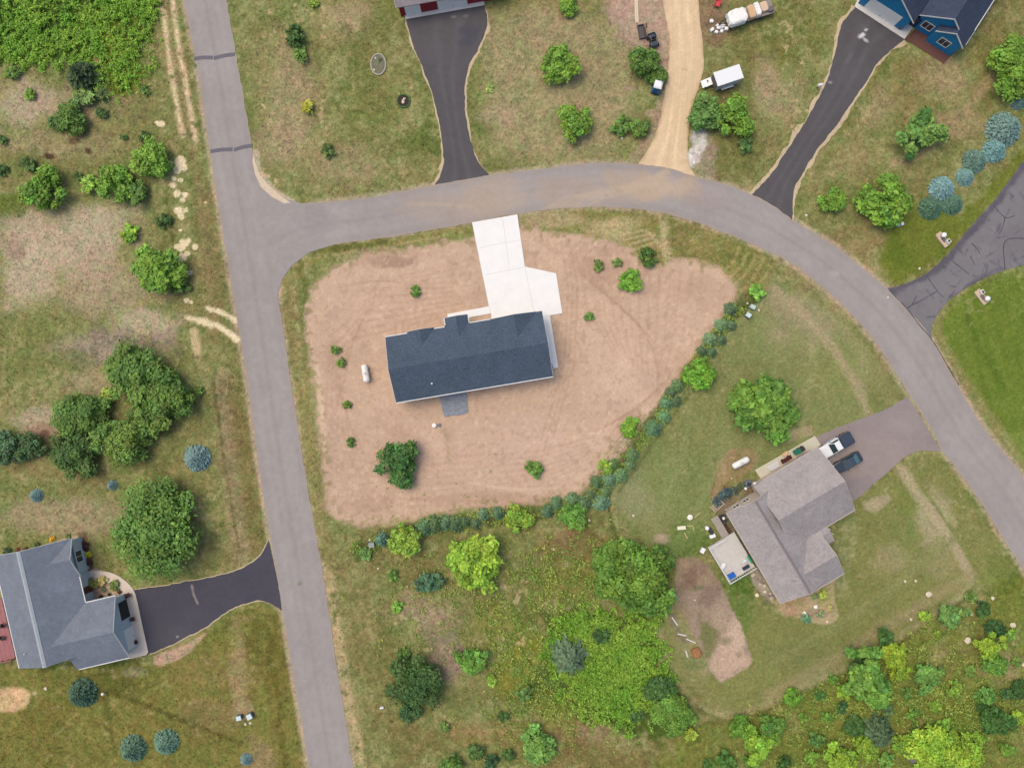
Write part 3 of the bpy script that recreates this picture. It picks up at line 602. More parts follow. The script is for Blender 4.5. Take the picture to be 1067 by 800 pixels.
# tar lines across the cracked drive
M_TAR = mat('tar_line', A(66,62,74), .6, .1)
for pts in ([(964.5,286),(976.5,303),(983,310)],[(976.5,303.5),(960,313),(946,320)],[(991,271),(1000,278),(1010,286)],[(1035,214),(1047,226.5),(1057,225)],[(1047,227),(1045,236),(1041,244)],[(1078,249),(1048,251),(1047,280)],
            [(1012.5,253.5),(1017,258),(1021,264)],[(1011,267),(1015.5,276)],[(926,302),(945,322),(960,341),(971,354),(985,377),(999,401)],[(944,322),(950,318),(955,308)]):
    A1 = spline(pts, 24); d = np.gradient(A1, axis=0); d /= np.hypot(*d.T)[:, None]; nm = np.stack([d[:, 1], -d[:, 0]], 1)
    wv = (.3+1.0*fbm(A1[:, 0], A1[:, 1], 4, 5, 2))[:, None]*.48
    ring2 = np.concatenate([A1+nm*wv, (A1-nm*wv)[::-1]]); sheet('tar_line', ring2.tolist(), M_TAR, 0.0125 if pts[0][0] > 930 else 0.0205)

# ---------------------------------------------------------------- concrete
M_CONC = mat('new_concrete', A(243,241,238), .85, .05, .6, bump=.1); M_CONC2 = mat('old_concrete', A(222,205,188), .9, .06, 1.0); M_CONC3 = mat('pale_apron', A(226,220,212), .9, .06, .8)
M_JOINT = mat('saw_cut', A(205,203,200), .9, .05)
sheet('concrete_driveway', [(491.8,231.8),(539,223.6),(546.9,277.8),(579.4,284.9),(585.9,326.4),(573,328.6),(581.8,382.6),(577,384),(560,340),(513,342),(511.6,326.5),(485.6,331.5),(485.6,340),(466.4,336),(466.4,327.2),(509.5,319.2)], M_CONC, 0.05, thick=.12)
for a, b in (((505.5,286.5),(546.8,278.3)),((500,258),(543,250)),((509.8,319.4),(511.5,326)),((546.9,278),(557,327)),((524,229),(531,281)),((573,328.6),(565,330))):
    d = Vector((b[0]-a[0], b[1]-a[1])).normalized(); n_ = Vector((-d.y, d.x))*.18
    sheet('concrete_joint', [(a[0]+n_.x,a[1]+n_.y),(b[0]+n_.x,b[1]+n_.y),(b[0]-n_.x,b[1]-n_.y),(a[0]-n_.x,a[1]-n_.y)], M_JOINT, 0.054)
WALK = spline([(84,597),(96,595),(104,594),(110,595.5),(120,598.5),(132,606),(139,614),(143,626)], 24).tolist() + spline([(143,626),(147,645),(150,660),(154.5,679)], 12).tolist()[1:] + [(152,682),(136,686),(124,640),(121,621)] + spline([(131.5,621),(129,614),(124,606),(116,602),(105,601),(90,602)], 20).tolist()
WALK = spline([(86,596),(96,594.5),(110,595.2),(122,599),(133,607),(139.5,615),(143,626),(147,645),(150.5,661),(154.5,679)], 40).tolist() + [(152.5,682),(136,686),(118,660),(112,630),(120,622),(128,622)] + spline([(127,622),(125.5,616),(118.5,609.5),(109,605.5),(98,604.5),(86,606)], 20).tolist()[1:]
sheet('concrete_walk', WALK, M_CONC2, 0.04, thick=.1)
sheet('concrete_apron', [(419,9.5),(423,20.3),(504.5,5.8),(504.5,-25),(416,-25)], M_CONC3, 0.045, thick=.1)
sheet('concrete_apron', [(890.3,7.2),(942.3,41),(954,25),(920,-25),(905,-25)], M_CONC3, 0.045, thick=.1)
sheet('concrete_pad', [(786.6,489.6),(849,453.8),(855,463.5),(868,500),(800,505),(793,499)], mat('pad_concrete', A(206,200,180), .9, .06, 1.0), 0.045, thick=.1)
sheet('patio', [(458,411),(486.5,406),(488,430),(482,432),(470,433),(464,434.6),(461,428)], mat('crushed_rock', A(138,144,154), .95, .35, 2.2, bump=.8, bscale=8), 0.06, thick=.1)
sheet('mulch_bed', [(955,29),(942.8,41),(983.4,66.8),(992,57),(1003,48),(985,28)], mat('red_mulch', A(108,72,64), .95, .25, 5.0, bump=.8), 0.02)
# ---------------------------------------------------------------- plants
rng = np.random.default_rng(7)
def leaf_quads(P, Nn, size, asp=0.6, rg=rng):
    """one bent leaf spray per point: 4 corner vertices"""
    n = len(P)
    Nn = Nn/np.linalg.norm(Nn, axis=1, keepdims=True)
    t = rg.normal(size=(n, 3)); t -= (t*Nn).sum(1, keepdims=True)*Nn; t /= np.linalg.norm(t, axis=1, keepdims=True)
    b = np.cross(Nn, t)
    L = (size*np.clip(rg.lognormal(0, .34, n), .45, 2.0))[:, None]; Wd = L*asp
    V = np.stack([P-t*L, P+b*Wd-Nn*L*.15, P+t*L, P-b*Wd-Nn*L*.15], 1).reshape(-1, 3)
    F = np.arange(4*n).reshape(n, 4)
    return V, F
def trunk_mesh(name, h, r, seed, limbs=6, spread=.6, rz=.75):
    rg = random.Random(seed); mb = MB()
    mb.tube([(0,0,-.05),(rg.uniform(-.02,.02),rg.uniform(-.02,.02),h*.4),(rg.uniform(-.05,.05),rg.uniform(-.05,.05),h*.8)], [r, r*.7, r*.25], 7)
    for k in range(limbs):
        a = 2*math.pi*k/limbs+rg.uniform(-.4,.4); z0 = h*rg.uniform(.25,.55); L = spread*rg.uniform(.7,1.1)
        mb.tube([(0,0,z0),(L*.5*math.cos(a),L*.5*math.sin(a),z0+h*.14),(L*math.cos(a),L*math.sin(a),z0+h*.3)], [r*.45, r*.3, r*.1], 5)
    o = mb.build(name, M_BARK, smooth=True); me = o.data; bpy.data.objects.remove(o); return me
def crown_mesh(name, seed, nl, per, size, hz, irr=0.2, flat=0.0, open_=.0, skirt=-.25, asp=.6):
    """broadleaf crown of unit radius: leafy boughs with gaps between them"""
    rg = np.random.default_rng(seed)
    cs, rs = [], []
    while len(cs) < nl:
        d = rg.normal(size=3); d /= np.linalg.norm(d)
        if d[2] < skirt: continue
        az = math.atan2(d[1], d[0])
        rad = rg.uniform(.30, .80)*(1+irr*math.sin(2*az+seed)+irr*.8*math.sin(3*az+seed*2.3))
        c = d*rad; lr = rg.uniform(.17, .32)*(1.15-.35*rad)
        cs.append(c); rs.append(lr)
    cs = np.array(cs); rs = np.array(rs)
    V, F, T, HU = [], [], [], []; off = 0
    lob = rg.uniform(.70, 1.25, nl)
    for c, r, lt in zip(cs, rs, lob):
        n = max(8, int(per*(r/.28)**2))
        d = rg.normal(size=(n, 3)); d /= np.linalg.norm(d, axis=1, keepdims=True); d[:, 2] = np.where(d[:, 2] < -.5, -d[:, 2], d[:, 2])
        rr = r*rg.uniform(.55, 1.12, n)[:, None]
        bump = 1+.25*np.sin(d[:, :1]*7+seed)*np.sin(d[:, 1:2]*7)
        P = c+d*rr*bump
        Nn = d*.95+np.array([0,0,.38])+rg.normal(size=(n, 3))*.5
        v, f = leaf_quads(P, Nn, size, asp, rg); V.append(v); F.append(f+off); off += len(v)
        t = lt*rg.uniform(.66, 1.34, n); T.append(np.repeat(t, 4)); hl = rg.uniform(-.12, .14); HU.append(np.repeat(hl+rg.normal(size=n)*.08, 4))
    V = np.concatenate(V); F = np.concatenate(F); T = np.concatenate(T); HU = np.concatenate(HU)
    R95 = np.percentile(np.hypot(V[:, 0], V[:, 1]), 93.5); V[:, :2] /= R95
    z0, z1 = V[:, 2].min(), V[:, 2].max(); V[:, 2] = (V[:, 2]-z0)/(z1-z0)*hz*.84+hz*.16
    C = np.stack([T*(1+HU), T, T*(.92-.5*HU)], 1)
    o = np_obj(name, V, F, M_LEAF, C, smooth=False); me = o.data; bpy.data.objects.remove(o); return me
def spruce_mesh(name, seed, hz, layers, nb, twig, size, dens=1.0, ragged=.1):
    """conifer of unit radius: whorls of drooping branches, each a feather of needle sprays"""
    rg = np.random.default_rng(seed); P, N, T = [], [], []
    for l in range(layers):
        f = l/(layers-1); z = hz*(.10+.86*f); rad = (1-f)**.85*.97+.04
        k = max(4, int(nb*(1-.6*f)))
        for b in range(k):
            a = 2*math.pi*(b+.5*(l % 2))/k+rg.uniform(-.14, .14); rl = rad*rg.uniform(1-ragged*1.6, 1+ragged*.6)
            n = max(3, int(twig*rl*dens))
            t = (np.arange(n)+rg.uniform(0, 1, n))/n
            side = rg.uniform(-1, 1, n)*(.30*rl*(1-t)+.03)*.8
            x = rl*t; zz = z-(.16*rl)*t**1.5*1.2+rg.normal(size=n)*.015
            P.append(np.stack([x*math.cos(a)-side*math.sin(a), x*math.sin(a)+side*math.cos(a), zz], 1))
            N.append(np.stack([.45*math.cos(a)*np.ones(n), .45*math.sin(a)*np.ones(n), np.ones(n)], 1)+rg.normal(size=(n, 3))*.30)
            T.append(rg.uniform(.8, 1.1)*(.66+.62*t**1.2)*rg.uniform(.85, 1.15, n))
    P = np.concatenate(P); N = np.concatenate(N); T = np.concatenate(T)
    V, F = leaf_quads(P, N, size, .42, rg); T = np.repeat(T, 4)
    o = np_obj(name, V, F, M_LEAF, np.stack([T, T, T], 1), smooth=False); me = o.data; bpy.data.objects.remove(o); return me

PROTO = {}
def proto(kind):
    if kind in PROTO: return PROTO[kind]
    c = []
    if kind == 'large':     # metres-wide shade trees: small leaves
        for s in range(3): c.append((crown_mesh('crown', 11+s, 58, 230, .043, 1.15, .10), trunk_mesh('trunk', .95, .055, s)))
    elif kind == 'huge':
        for s in range(2): c.append((crown_mesh('crown', 41+s, 105, 250, .028, 1.05, .06), trunk_mesh('trunk', .9, .05, s)))
    elif kind == 'medium':
        for s in range(4): c.append((crown_mesh('crown', 21+s, 36, 150, .066, 1.25, .05), trunk_mesh('trunk', 1.1, .055, s)))
    elif kind == 'ragged':
        for s in range(3): c.append((crown_mesh('crown', 61+s, 30, 100, .095, 1.2, .34), trunk_mesh('trunk', 1.0, .055, s)))
    elif kind == 'shrub':
        for s in range(4): c.append((crown_mesh('crown', 31+s, 20, 46, .14, 1.1, .07, skirt=-.1), trunk_mesh('trunk', .8, .05, s, 4, .4)))
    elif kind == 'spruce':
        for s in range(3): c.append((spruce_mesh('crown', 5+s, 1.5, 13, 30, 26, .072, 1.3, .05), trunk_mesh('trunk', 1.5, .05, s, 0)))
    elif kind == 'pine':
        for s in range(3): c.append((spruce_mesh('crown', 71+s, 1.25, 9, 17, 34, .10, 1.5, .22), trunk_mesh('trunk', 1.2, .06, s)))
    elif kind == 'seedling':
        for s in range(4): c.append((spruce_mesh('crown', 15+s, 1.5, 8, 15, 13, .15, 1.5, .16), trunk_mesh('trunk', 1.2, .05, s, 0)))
    PROTO[kind] = c; return c
HZ = dict(large=1.15, huge=1.05, medium=1.25, ragged=1.2, shrub=1.15, spruce=1.5, pine=1.35, seedling=1.5)
NAMES = dict(large='tree', huge='tree', medium='tree', ragged='tree', shrub='shrub', spruce='spruce_tree', pine='pine_tree', seedling='young_spruce')
CATS = dict(large='tree', huge='tree', medium='tree', ragged='tree', shrub='shrub', spruce='spruce tree', pine='pine tree', seedling='young spruce')
LEAFK = 2.08
prng = random.Random(3)
count = {}
def plant(kind, px, py, r, c, label, group=None, hs=1.0, name=None, cat=None, sx=1.0, ang=None):
    """px, py: middle of the crown in the photograph; r: its radius there in pixels"""
    hz = HZ[kind]; rm = r/PXM*(1.25 if kind == 'pine' else 1)
    zc = hz*rm*hs*.55; rm *= (H-zc)/H; x, y = W(px, py, zc)
    k = count.get(kind, 0); count[kind] = k+1
    cm, tm = proto(kind)[k % len(proto(kind))]
    root = empty(name or NAMES[kind], (x, y, -.03), prng.uniform(0, 6.28) if ang is None else ang, label, cat or CATS[kind], group)
    root.scale = (rm*sx, rm/sx, rm*hs)
    cr = bpy.data.objects.new('crown', cm); cr.parent = root; col.objects.link(cr)
    f = prng.uniform(.93, 1.07)
    c = (c[0]*.95, c[1]*.97, c[2]*1.04) if c[0] > 115 and c[1] > 140 and c[2] < 80 else c
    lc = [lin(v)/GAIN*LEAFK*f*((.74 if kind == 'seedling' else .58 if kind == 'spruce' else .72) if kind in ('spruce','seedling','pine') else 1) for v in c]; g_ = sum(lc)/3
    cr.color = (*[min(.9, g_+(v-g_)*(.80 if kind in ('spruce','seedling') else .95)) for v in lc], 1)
    tr = bpy.data.objects.new('trunk', tm); tr.parent = root; col.objects.link(tr)
    return root
MID, LIM, BRT, DRK, PIN, BLU, TEA, GRY, OAK = (76,104,42), (117,141,46), (94,128,42), (64,90,42), (60,80,46), (108,144,142), (74,106,84), (84,104,70), (70,92,40)

G1 = 'bushes of the field west of the straight road'
plant('pine',80,75,17,PIN,'dark bushy pine at the edge of the tall bright weeds','pines')
plant('medium',71,122,16,MID,'rounded green bush just below the dark pine in the weedy field',G1); plant('shrub',56,128,8,DRK,'small dark shrub hugging the rounded bush below the dark pine',G1)
plant('shrub',85,103,11,(92,118,62),'pale green loose shrub between the dark pine and the rounded bush',G1); plant('shrub',104,99,7,(80,100,54),'faint pale shrub beside the dark pine',G1); plant('shrub',106,117,6,DRK,'small dark shrub east of the pale loose shrub in the weedy field',G1)
plant('shrub',13,76,7,MID,'low green shrub under the weed patch at the frame edge',G1); plant('shrub',30,97,6,BRT,'lone small green shrub on the pale dry strip below the weeds',G1); plant('shrub',151,94,5,MID,'little green shrub between tall weeds and sandy wheel tracks',G1)
plant('medium',157,165,18,BRT,'bright round tree nearest the sandy splotches by the straight road',G1); plant('shrub',150,143,6,DRK,'small dark shrub touching the top of the bright round tree',G1); plant('shrub',128,143,3.5,DRK,'tiny dark shrub on the dry ground near the bright round tree',G1)
plant('medium',42,195,22,BRT,'large bright round tree near the dark burnt spots',G1); plant('shrub',27,171,8,DRK,'small dark shrub behind the large bright tree near the burnt spots',G1); plant('shrub',2,145,5,DRK,'dark shrub cut by the frame beside the dry weedy field',G1); plant('shrub',2,178,6,DRK,'dark shrub cut by the frame above the green hollow',G1)
plant('medium',116,193,19,BRT,'bright tree with a smaller companion on the dry ground',G1); plant('shrub',92,190,9,(116,146,50),'yellowish small bush leaning on the bright tree',G1); plant('shrub',80,184,5,DRK,'tiny dark shrub left of the yellowish small bush',G1); plant('ragged',137,198,13,MID,'darker green bush merging into the bright tree on the dry ground',G1)
plant('shrub',134,242,9,(112,148,44),'yellow-green shrub alone on the brown dry ground',G1); plant('shrub',170,231,8,DRK,'dark green shrub beside the grass ditch by the straight road',G1)
plant('medium',162,281,25,BRT,'big round green tree beside the sand clumps by the straight road',G1); plant('shrub',187,297,9,OAK,'dark low shrub at the foot of the big round tree by the ditch',G1)
G2 = 'grove west of the straight road'
plant('large',138,388,29,MID,'tallest broad tree at the top of the grove',G2); plant('large',171,411,25,MID,'broad tree on the road side of the grove',G2); plant('large',81,434,24,MID,'broad tree on the far side of the grove from the road',G2); plant('large',76,473,23,(62,88,40),'darker broad tree at the foot of the grove',G2)
plant('large',125,461,26,(86,112,46),'lighter broad tree in front of the grove',G2); plant('medium',152,436,20,(82,108,44),'smaller tree squeezed into the middle of the grove',G2); plant('medium',28,467,16,(66,92,54),'low dark bush trailing west of the grove',G2); plant('medium',7,466,17,(70,98,66),'bluish green bush at the frame edge beyond the grove',G2)
plant('shrub',112,413,8,(126,145,54),'yellowish shrub tucked in the gap of the grove',G2); plant('shrub',207,407,5,MID,'tiny shrub out on the verge beside the grove',G2)
plant('spruce',202,478,16,BLU,'large pale blue spruce alone near the straight road','blue spruces',.75); plant('spruce',115,506,6,BLU,'smallest blue spruce between the grove and the big shade tree','blue spruces',.8); plant('spruce',35,517,8,BLU,'small blue spruce on dry lawn above the grey roof','blue spruces',.8)
plant('huge',160,554,44,(84,116,48),'widest shade tree above the black drive of the grey house','shade trees')
plant('spruce',80,726,17,(72,112,84),'dark green spruce below the grey-roofed house beside a white stake','green spruces',.8); plant('spruce',134,784,16,(96,136,106),'pale green spruce at the bottom edge, nearer the straight road of two','green spruces',.8) if False else plant('spruce',134,784,16,(90,130,100),'green spruce at the bottom edge, further from the road than its twin','green spruces',.8)
plant('spruce',169,777,15,(98,140,112),'green spruce at the bottom edge, nearer the road than its twin','green spruces',.8); plant('spruce',255,793,7,BLU,'small blue spruce below the pale utility boxes by the straight road','blue spruces',.8)
G3 = 'garden trees on the top lawns'
plant('shrub',305,36,11,DRK,'dark green bush on the top lawn by the straight road',G3,1.3); plant('shrub',312,56,8,(84,112,48),'lighter small bush just below the dark bush on the top lawn',G3); plant('shrub',321,112,7,(138,140,44),'yellow round shrub on a dry patch of lawn',G3); plant('shrub',342,157,7,(78,98,46),'low green shrub on the lawn near the road junction',G3); plant('shrub',327,2,5,(120,140,50),'yellow-green shrub cut by the top edge of the photo',G3)
plant('medium',592,5,10,BRT,'green tree cut by the top edge west of the bare dirt',G3); plant('medium',583,66,18,BRT,'bright tree on the lawn, upper of the pair',G3); plant('medium',598,126,18,BRT,'bright tree on the lawn, lower of the pair',G3)
plant('medium',673,66,16,MID,'rounded green tree beside the dark utility vehicle',G3); plant('medium',684,79,11,MID,'smaller green tree hugging the blue portable toilet',G3); plant('shrub',648,132,10,MID,'green bush away from the sand drive, in a pair',G3); plant('shrub',668,132,10,MID,'green bush next to the sand drive, in a pair',G3)
plant('medium',737,118,17,(82,116,56),'paler round tree beside the sand drive below the white trailer',G3); plant('medium',769,121,20,BRT,'bright round tree east of the paler tree below the trailer',G3); plant('shrub',778,151,8,(70,98,50),'little shrub below the bright tree by the sand drive',G3)
plant('ragged',961,138,23,(82,114,52),'open-crowned tree on the lawn below the blue house',G3); plant('medium',924,204,26,BRT,'dense bright tree above the bright green lawn',G3); plant('medium',869,209,13,BRT,'low round bush at the foot of the blue house drive',G3); plant('large',1063,67,28,BRT,'big bright tree cut by the frame east of the blue house',G3)
G4 = 'row of blue spruces by the cracked drive'
for x, y, r, c, t in [(1064,104,9,(90,130,126),'half-hidden blue spruce under the big bright tree at the frame edge'),(1053,131,19,(108,146,136),'largest blue spruce of the row by the cracked drive'),(1041,155,13,(112,166,164),'bright blue spruce below the largest one of the row'),(1020,166,13,(96,134,118),'greener blue spruce third along the row from the frame edge'),(1009,183,10,(112,160,154),'small bright blue spruce in the middle of the row'),(986,195,14,(118,166,168),'palest blue spruce next to the two green ones'),(974,215,13,(80,124,94),'greenest spruce at the lawn end of the row'),(996,211,12,(84,128,102),'green spruce on the drive side of the palest blue one')]:
    plant('spruce',x,y,r*1.08,c,t,G4,.75)
G5 = 'saplings on the cleared lot'
for x, y, r, c, t, k in [(432,303,6,(84,118,46),'single sapling on bare soil above the navy roof','shrub'),(349,365,5,(80,108,44),'upper sapling of the close pair near the white tank','shrub'),(355,377,5,(84,112,44),'lower sapling of the close pair near the white tank','shrub'),(361,422,4.5,(86,112,44),'sapling on bare soil beside the road, below the white tank','shrub'),(366,461,5,(76,106,44),'sapling on bare soil left of the big lone tree','shrub'),
    (558,488,9,(78,110,46),'bushy sapling low on the bare soil','shrub'),(623,276,6,(88,110,52),'sapling beside a fainter one at the top of the bare soil','shrub'),(643,274,5,(98,120,62),'faint sapling at the top of the bare soil','shrub'),(657,292,11,(96,140,46),'bright bushy sapling near the top of the bare soil','medium'),(677,268,10,(70,96,40),'dark bush where the bare soil meets the straw verge','shrub'),(614,329,5,(82,112,50),'tiny sapling east of the concrete drive','shrub')]:
    plant(k,x,y,r,c,t,G5)
plant('medium',416,484,23,(62,98,46),'lone ragged tree on the bare soil below the new house',None)
G6 = 'young evergreens of the lot boundary'
ORD = 'first second third fourth fifth sixth seventh eighth ninth tenth eleventh twelfth thirteenth fourteenth fifteenth sixteenth seventeenth eighteenth nineteenth twentieth'.split()
hedge1 = [(763,322,7,TEA),(753,338,7,(98,138,110)),(763,339,6,TEA),(741,353,7,(98,138,112)),(752,354,6,TEA),(732,366,6,TEA),(742,367,6,(70,108,84)),(707,402,7,(84,122,88)),(700,409,6,TEA),(705,418,6,TEA),(695,420,7,(80,128,104)),(693,434,7,(86,134,104)),(681,447,9,(76,118,98))]
for i, (x, y, r, c) in enumerate(hedge1): plant('seedling',x,y,r*1.22,(c[0]+6,c[1]+2,int(c[2]*.80)),f'{ORD[i]} small evergreen down the diagonal boundary row, counted from the pale utility boxes',G6,.9)
hedge2 = [(660,474,7,(80,116,82)),(657,485,6,(88,124,92)),(647,496,8,(86,128,96)),(636,500,8,(86,128,116)),(640,484,6,(80,118,76)),(622,503,7,(74,112,80)),(632,512,6,(84,120,84)),(627,524,9,(92,136,126)),(617,516,5,TEA)]
for i, (x, y, r, c) in enumerate(hedge2): plant('seedling',x,y,r*1.22,(c[0]+6,c[1]+2,int(c[2]*.80)),f'{ORD[i]} evergreen of the clump at the boundary corner, counted from the diagonal row',G6,.9)
hedge3 = [(609,525,8,TEA),(597,522,8,(84,122,94)),(580,525,7,(76,116,92)),(571,534,7,(70,108,90)),(519,536,7,(72,110,96)),(503,537,7,(80,118,98)),(496,546,6,TEA),(484,545,6,(72,106,74)),(475,547,9,(66,100,76)),(464,546,8,(76,114,96)),(453,547,9,(70,104,70)),(442,551,9,(74,116,92))]
for i, (x, y, r, c) in enumerate(hedge3): plant('seedling',x,y,r*1.22,(c[0]+6,c[1]+2,int(c[2]*.80)),f'{ORD[i]} evergreen along the bottom boundary row, counted towards the straight road',G6,.9)
plant('seedling',397,563,9,(76,116,94),'last teal evergreen before the grey utility box, beside the lime tree',G6); plant('shrub',379,577,7,(86,122,60),'low shrub beyond the grey utility box by the straight road',G6)
G7 = 'lighter trees of the lot boundary'
plant('shrub',790,304,8,(104,148,56),'bright round shrub at the top of the boundary above the pale utility boxes',G7); plant('medium',729,387,16,(96,140,42),'bright round tree in the diagonal boundary row',G7); plant('medium',656,445,10,(100,138,44),'small bright tree on the soil side of the diagonal row',G7); plant('shrub',630,487,8,(120,146,50),'lime shrub beside the corner clump of evergreens',G7)
plant('medium',598,537,13,(88,130,52),'mid green tree in the bottom boundary row',G7); plant('medium',541,540,14,(115,146,48),'lime tree halfway along the bottom boundary row',G7); plant('medium',420,561,17,(126,152,50),'brightest lime tree at the road end of the bottom row',G7)
plant('medium',800,425,33,(82,116,42),'big round shade tree on the mown lawn of the brown-roofed house','shade trees')
G8 = 'bushes of the meadow south of the cleared lot'
plant('medium',494,587,26,(122,152,42),'large lime tree in the meadow below the boundary row',G8); plant('shrub',445,606,11,(58,88,66),'dark bluish bush left of the large lime tree',G8); plant('shrub',457,604,8,(66,96,66),'greyish bush between the dark bush and the large lime tree',G8); plant('shrub',410,600,6,(84,116,48),'small green shrub in the meadow near the lime tree at the road',G8)
plant('large',434,713,26,(54,80,38),'large dark tree by the straight road in the south meadow',G8); plant('shrub',420,681,7,(80,110,46),'small shrub just above the large dark tree',G8); plant('shrub',411,696,6,DRK,'dark little shrub at the road side of the large dark tree',G8); plant('medium',427,742,11,(60,90,52),'low bush at the foot of the large dark tree',G8)
plant('ragged',492,690,15,(84,122,46),'green tree standing alone east of the large dark tree',G8); plant('shrub',511,709,6,(110,142,50),'small lime shrub just below the lone green tree',G8); plant('shrub',525,746,6,DRK,'dark seedling on orange grass in the south meadow',G8); plant('shrub',462,758,6,(96,118,60),'faint shrub on dry meadow below the large dark tree',G8); plant('shrub',413,632,6,(96,134,48),'bright little shrub among pale specks near the road',G8)
plant('shrub',497,783,9,DRK,'dark shrub at the bottom edge, first of three going away from the road',G8); plant('shrub',512,795,8,(50,78,46),'dark shrub cut by the bottom edge, middle of three',G8); plant('shrub',529,788,7,DRK,'dark shrub at the bottom edge, last of three before the grey-green tree',G8); plant('medium',470,797,12,(84,116,46),'green bush cut by the bottom edge nearest the straight road',G8)
plant('medium',560,778,18,(92,128,58),'grey-green tree at the bottom edge of the meadow',G8); plant('pine',594,688,20,(92,116,84),'grey-green pine rising from the bright weed patch','pines'); plant('shrub',547,724,8,(72,98,46),'green shrub on the yellow weeds',G8)
plant('large',668,605,36,(84,116,40),'broadest tree beside the kitchen garden',G8); plant('medium',640,585,20,(80,112,40),'tree on the soil-lot side of the broadest tree by the kitchen garden',G8); plant('medium',640,612,18,(72,104,38),'tree on the weed side of the broadest tree by the kitchen garden',G8); plant('medium',690,585,15,(76,108,42),'small tree on the garden side of the broadest tree',G8)
plant('large',700,745,20,(88,122,44),'tall bush at the mown edge below the bright weeds',G8); plant('medium',688,718,15,(60,90,44),'dark bush behind the tall bush at the mown edge',G8); plant('shrub',719,767,7,(130,148,50),'yellow shrub at the foot of the tall bush by the mown edge',G8); plant('shrub',628,662,9,(58,88,44),'dark bush inside the bright weed patch',G8); plant('shrub',664,744,8,(64,94,44),'dark low bush at the lower end of the weed patch',G8)
G9 = 'bushes of the south-east scrub'
SE = [('medium',772,758,12,(92,130,52),'bush nearest the lower curve of the mown lawn edge'),('ragged',789,775,17,(112,146,50),'yellow-green bush in the scrub below the lawn curve'),('medium',805,757,14,(84,120,58),'mid green bush closing the group below the lawn curve'),('shrub',756,794,11,(64,96,46),'dark bush cut by the bottom edge below the lawn curve'),('shrub',738,797,7,(70,100,48),'dark shrub at the bottom edge in open grass'),
 ('medium',828,727,10,(98,138,52),'round shrub touching the mown lawn edge'),('shrub',855,724,6,(72,108,56),'small dull shrub east of the round one at the lawn edge'),('shrub',818,797,9,(62,92,46),'dark shrub at the bottom edge in the scrub'),('shrub',851,772,9,(70,100,52),'loose dull shrub in open scrub grass'),
 ('ragged',902,702,26,(92,128,60),'largest pale bush of the scrub, below the lawn edge'),('medium',912,722,19,(98,136,62),'pale bush joined to the largest one of the scrub'),('shrub',898,686,9,(58,88,52),'dark shrub behind the largest pale bush'),('shrub',880,722,8,(130,156,46),'lime shrub on the near side of the largest pale bush'),('shrub',879,738,7,(64,96,60),'dull shrub just below the small lime shrub'),
 ('medium',932,683,13,(135,154,44),'lime bush, upper lobe beside the lawn edge'),('medium',938,698,12,(130,150,44),'lime bush, lower lobe beside the pale bush'),('shrub',924,664,10,(58,88,46),'dark shrub right against the lawn edge'),('ragged',967,706,16,(96,132,70),'pale bush alone in the middle of the scrub'),
 ('ragged',994,641,14,(96,130,76),'pale loose bush near the frame-side stones'),('shrub',1024,634,9,(54,84,44),'dark shrub near the stones by the curved road'),('shrub',1013,622,7,(98,124,64),'pale shrub above the dark one by the stones'),('shrub',1037,656,11,(48,78,46),'dark shrub behind the yellow-green bush by the stones'),('ragged',1031,674,15,(122,148,48),'yellow-green bush beside the grey scrape'),('medium',1037,690,13,(92,130,58),'green bush below the yellow-green one by the scrape'),('shrub',1054,662,7,(100,130,60),'small pale shrub near the frame edge by the scrape'),
 ('shrub',965,641,7,(122,150,56),'small lime shrub in the open scrub grass'),('shrub',977,660,4,(112,142,52),'tiny lime shrub on the open scrub grass'),('shrub',994,717,9,(115,141,56),'lime bush beside the tall yellowish weeds'),('shrub',1028,724,11,(80,116,58),'green shrub on the far side of the yellowish weeds'),('medium',1063,720,11,(56,86,48),'dark bush cut by the frame in the scrub'),('ragged',1038,752,18,(60,92,46),'dark spreading bush near the frame in the scrub'),('shrub',1064,747,9,(119,145,50),'lime shrub cut by the frame beside the dark spreading bush'),('shrub',1048,724,6,(66,96,60),'dull shrub between two dark bushes near the frame'),
 ('medium',891,757,11,(66,98,56),'dull green bush above the bottom thicket'),('pine',919,768,19,(80,104,80),'grey-green pine in the bottom thicket'),('medium',940,775,12,(116,146,54),'yellow-green bush wedged beside the grey-green pine'),('large',972,780,25,(132,159,52),'bright lime tree of the bottom thicket'),('large',1003,792,27,(130,156,50),'bright lime tree at the far end of the bottom thicket'),('medium',903,783,13,(120,146,52),'lime tree at the near end of the bottom thicket'),('medium',877,794,18,(119,146,50),'lime bush cut by the bottom edge at the thicket start'),('shrub',896,772,8,(122,150,50),'lime shrub joining the thicket start to the pine'),('shrub',923,792,9,(92,124,60),'green shrub under the grey-green pine'),('shrub',924,739,7,(74,98,74),'small greyish bush above the pine'),
 ('medium',806,765,10,(96,128,52),'bush on the thicket side of the lawn-curve group')]
def se_tone(c): return (int(c[0]*.93), int(c[1]*.95), int(c[2]*.80))
for k, x, y, r, c, t in SE: plant(k,x,y,r*.92,se_tone(c),t,G9)
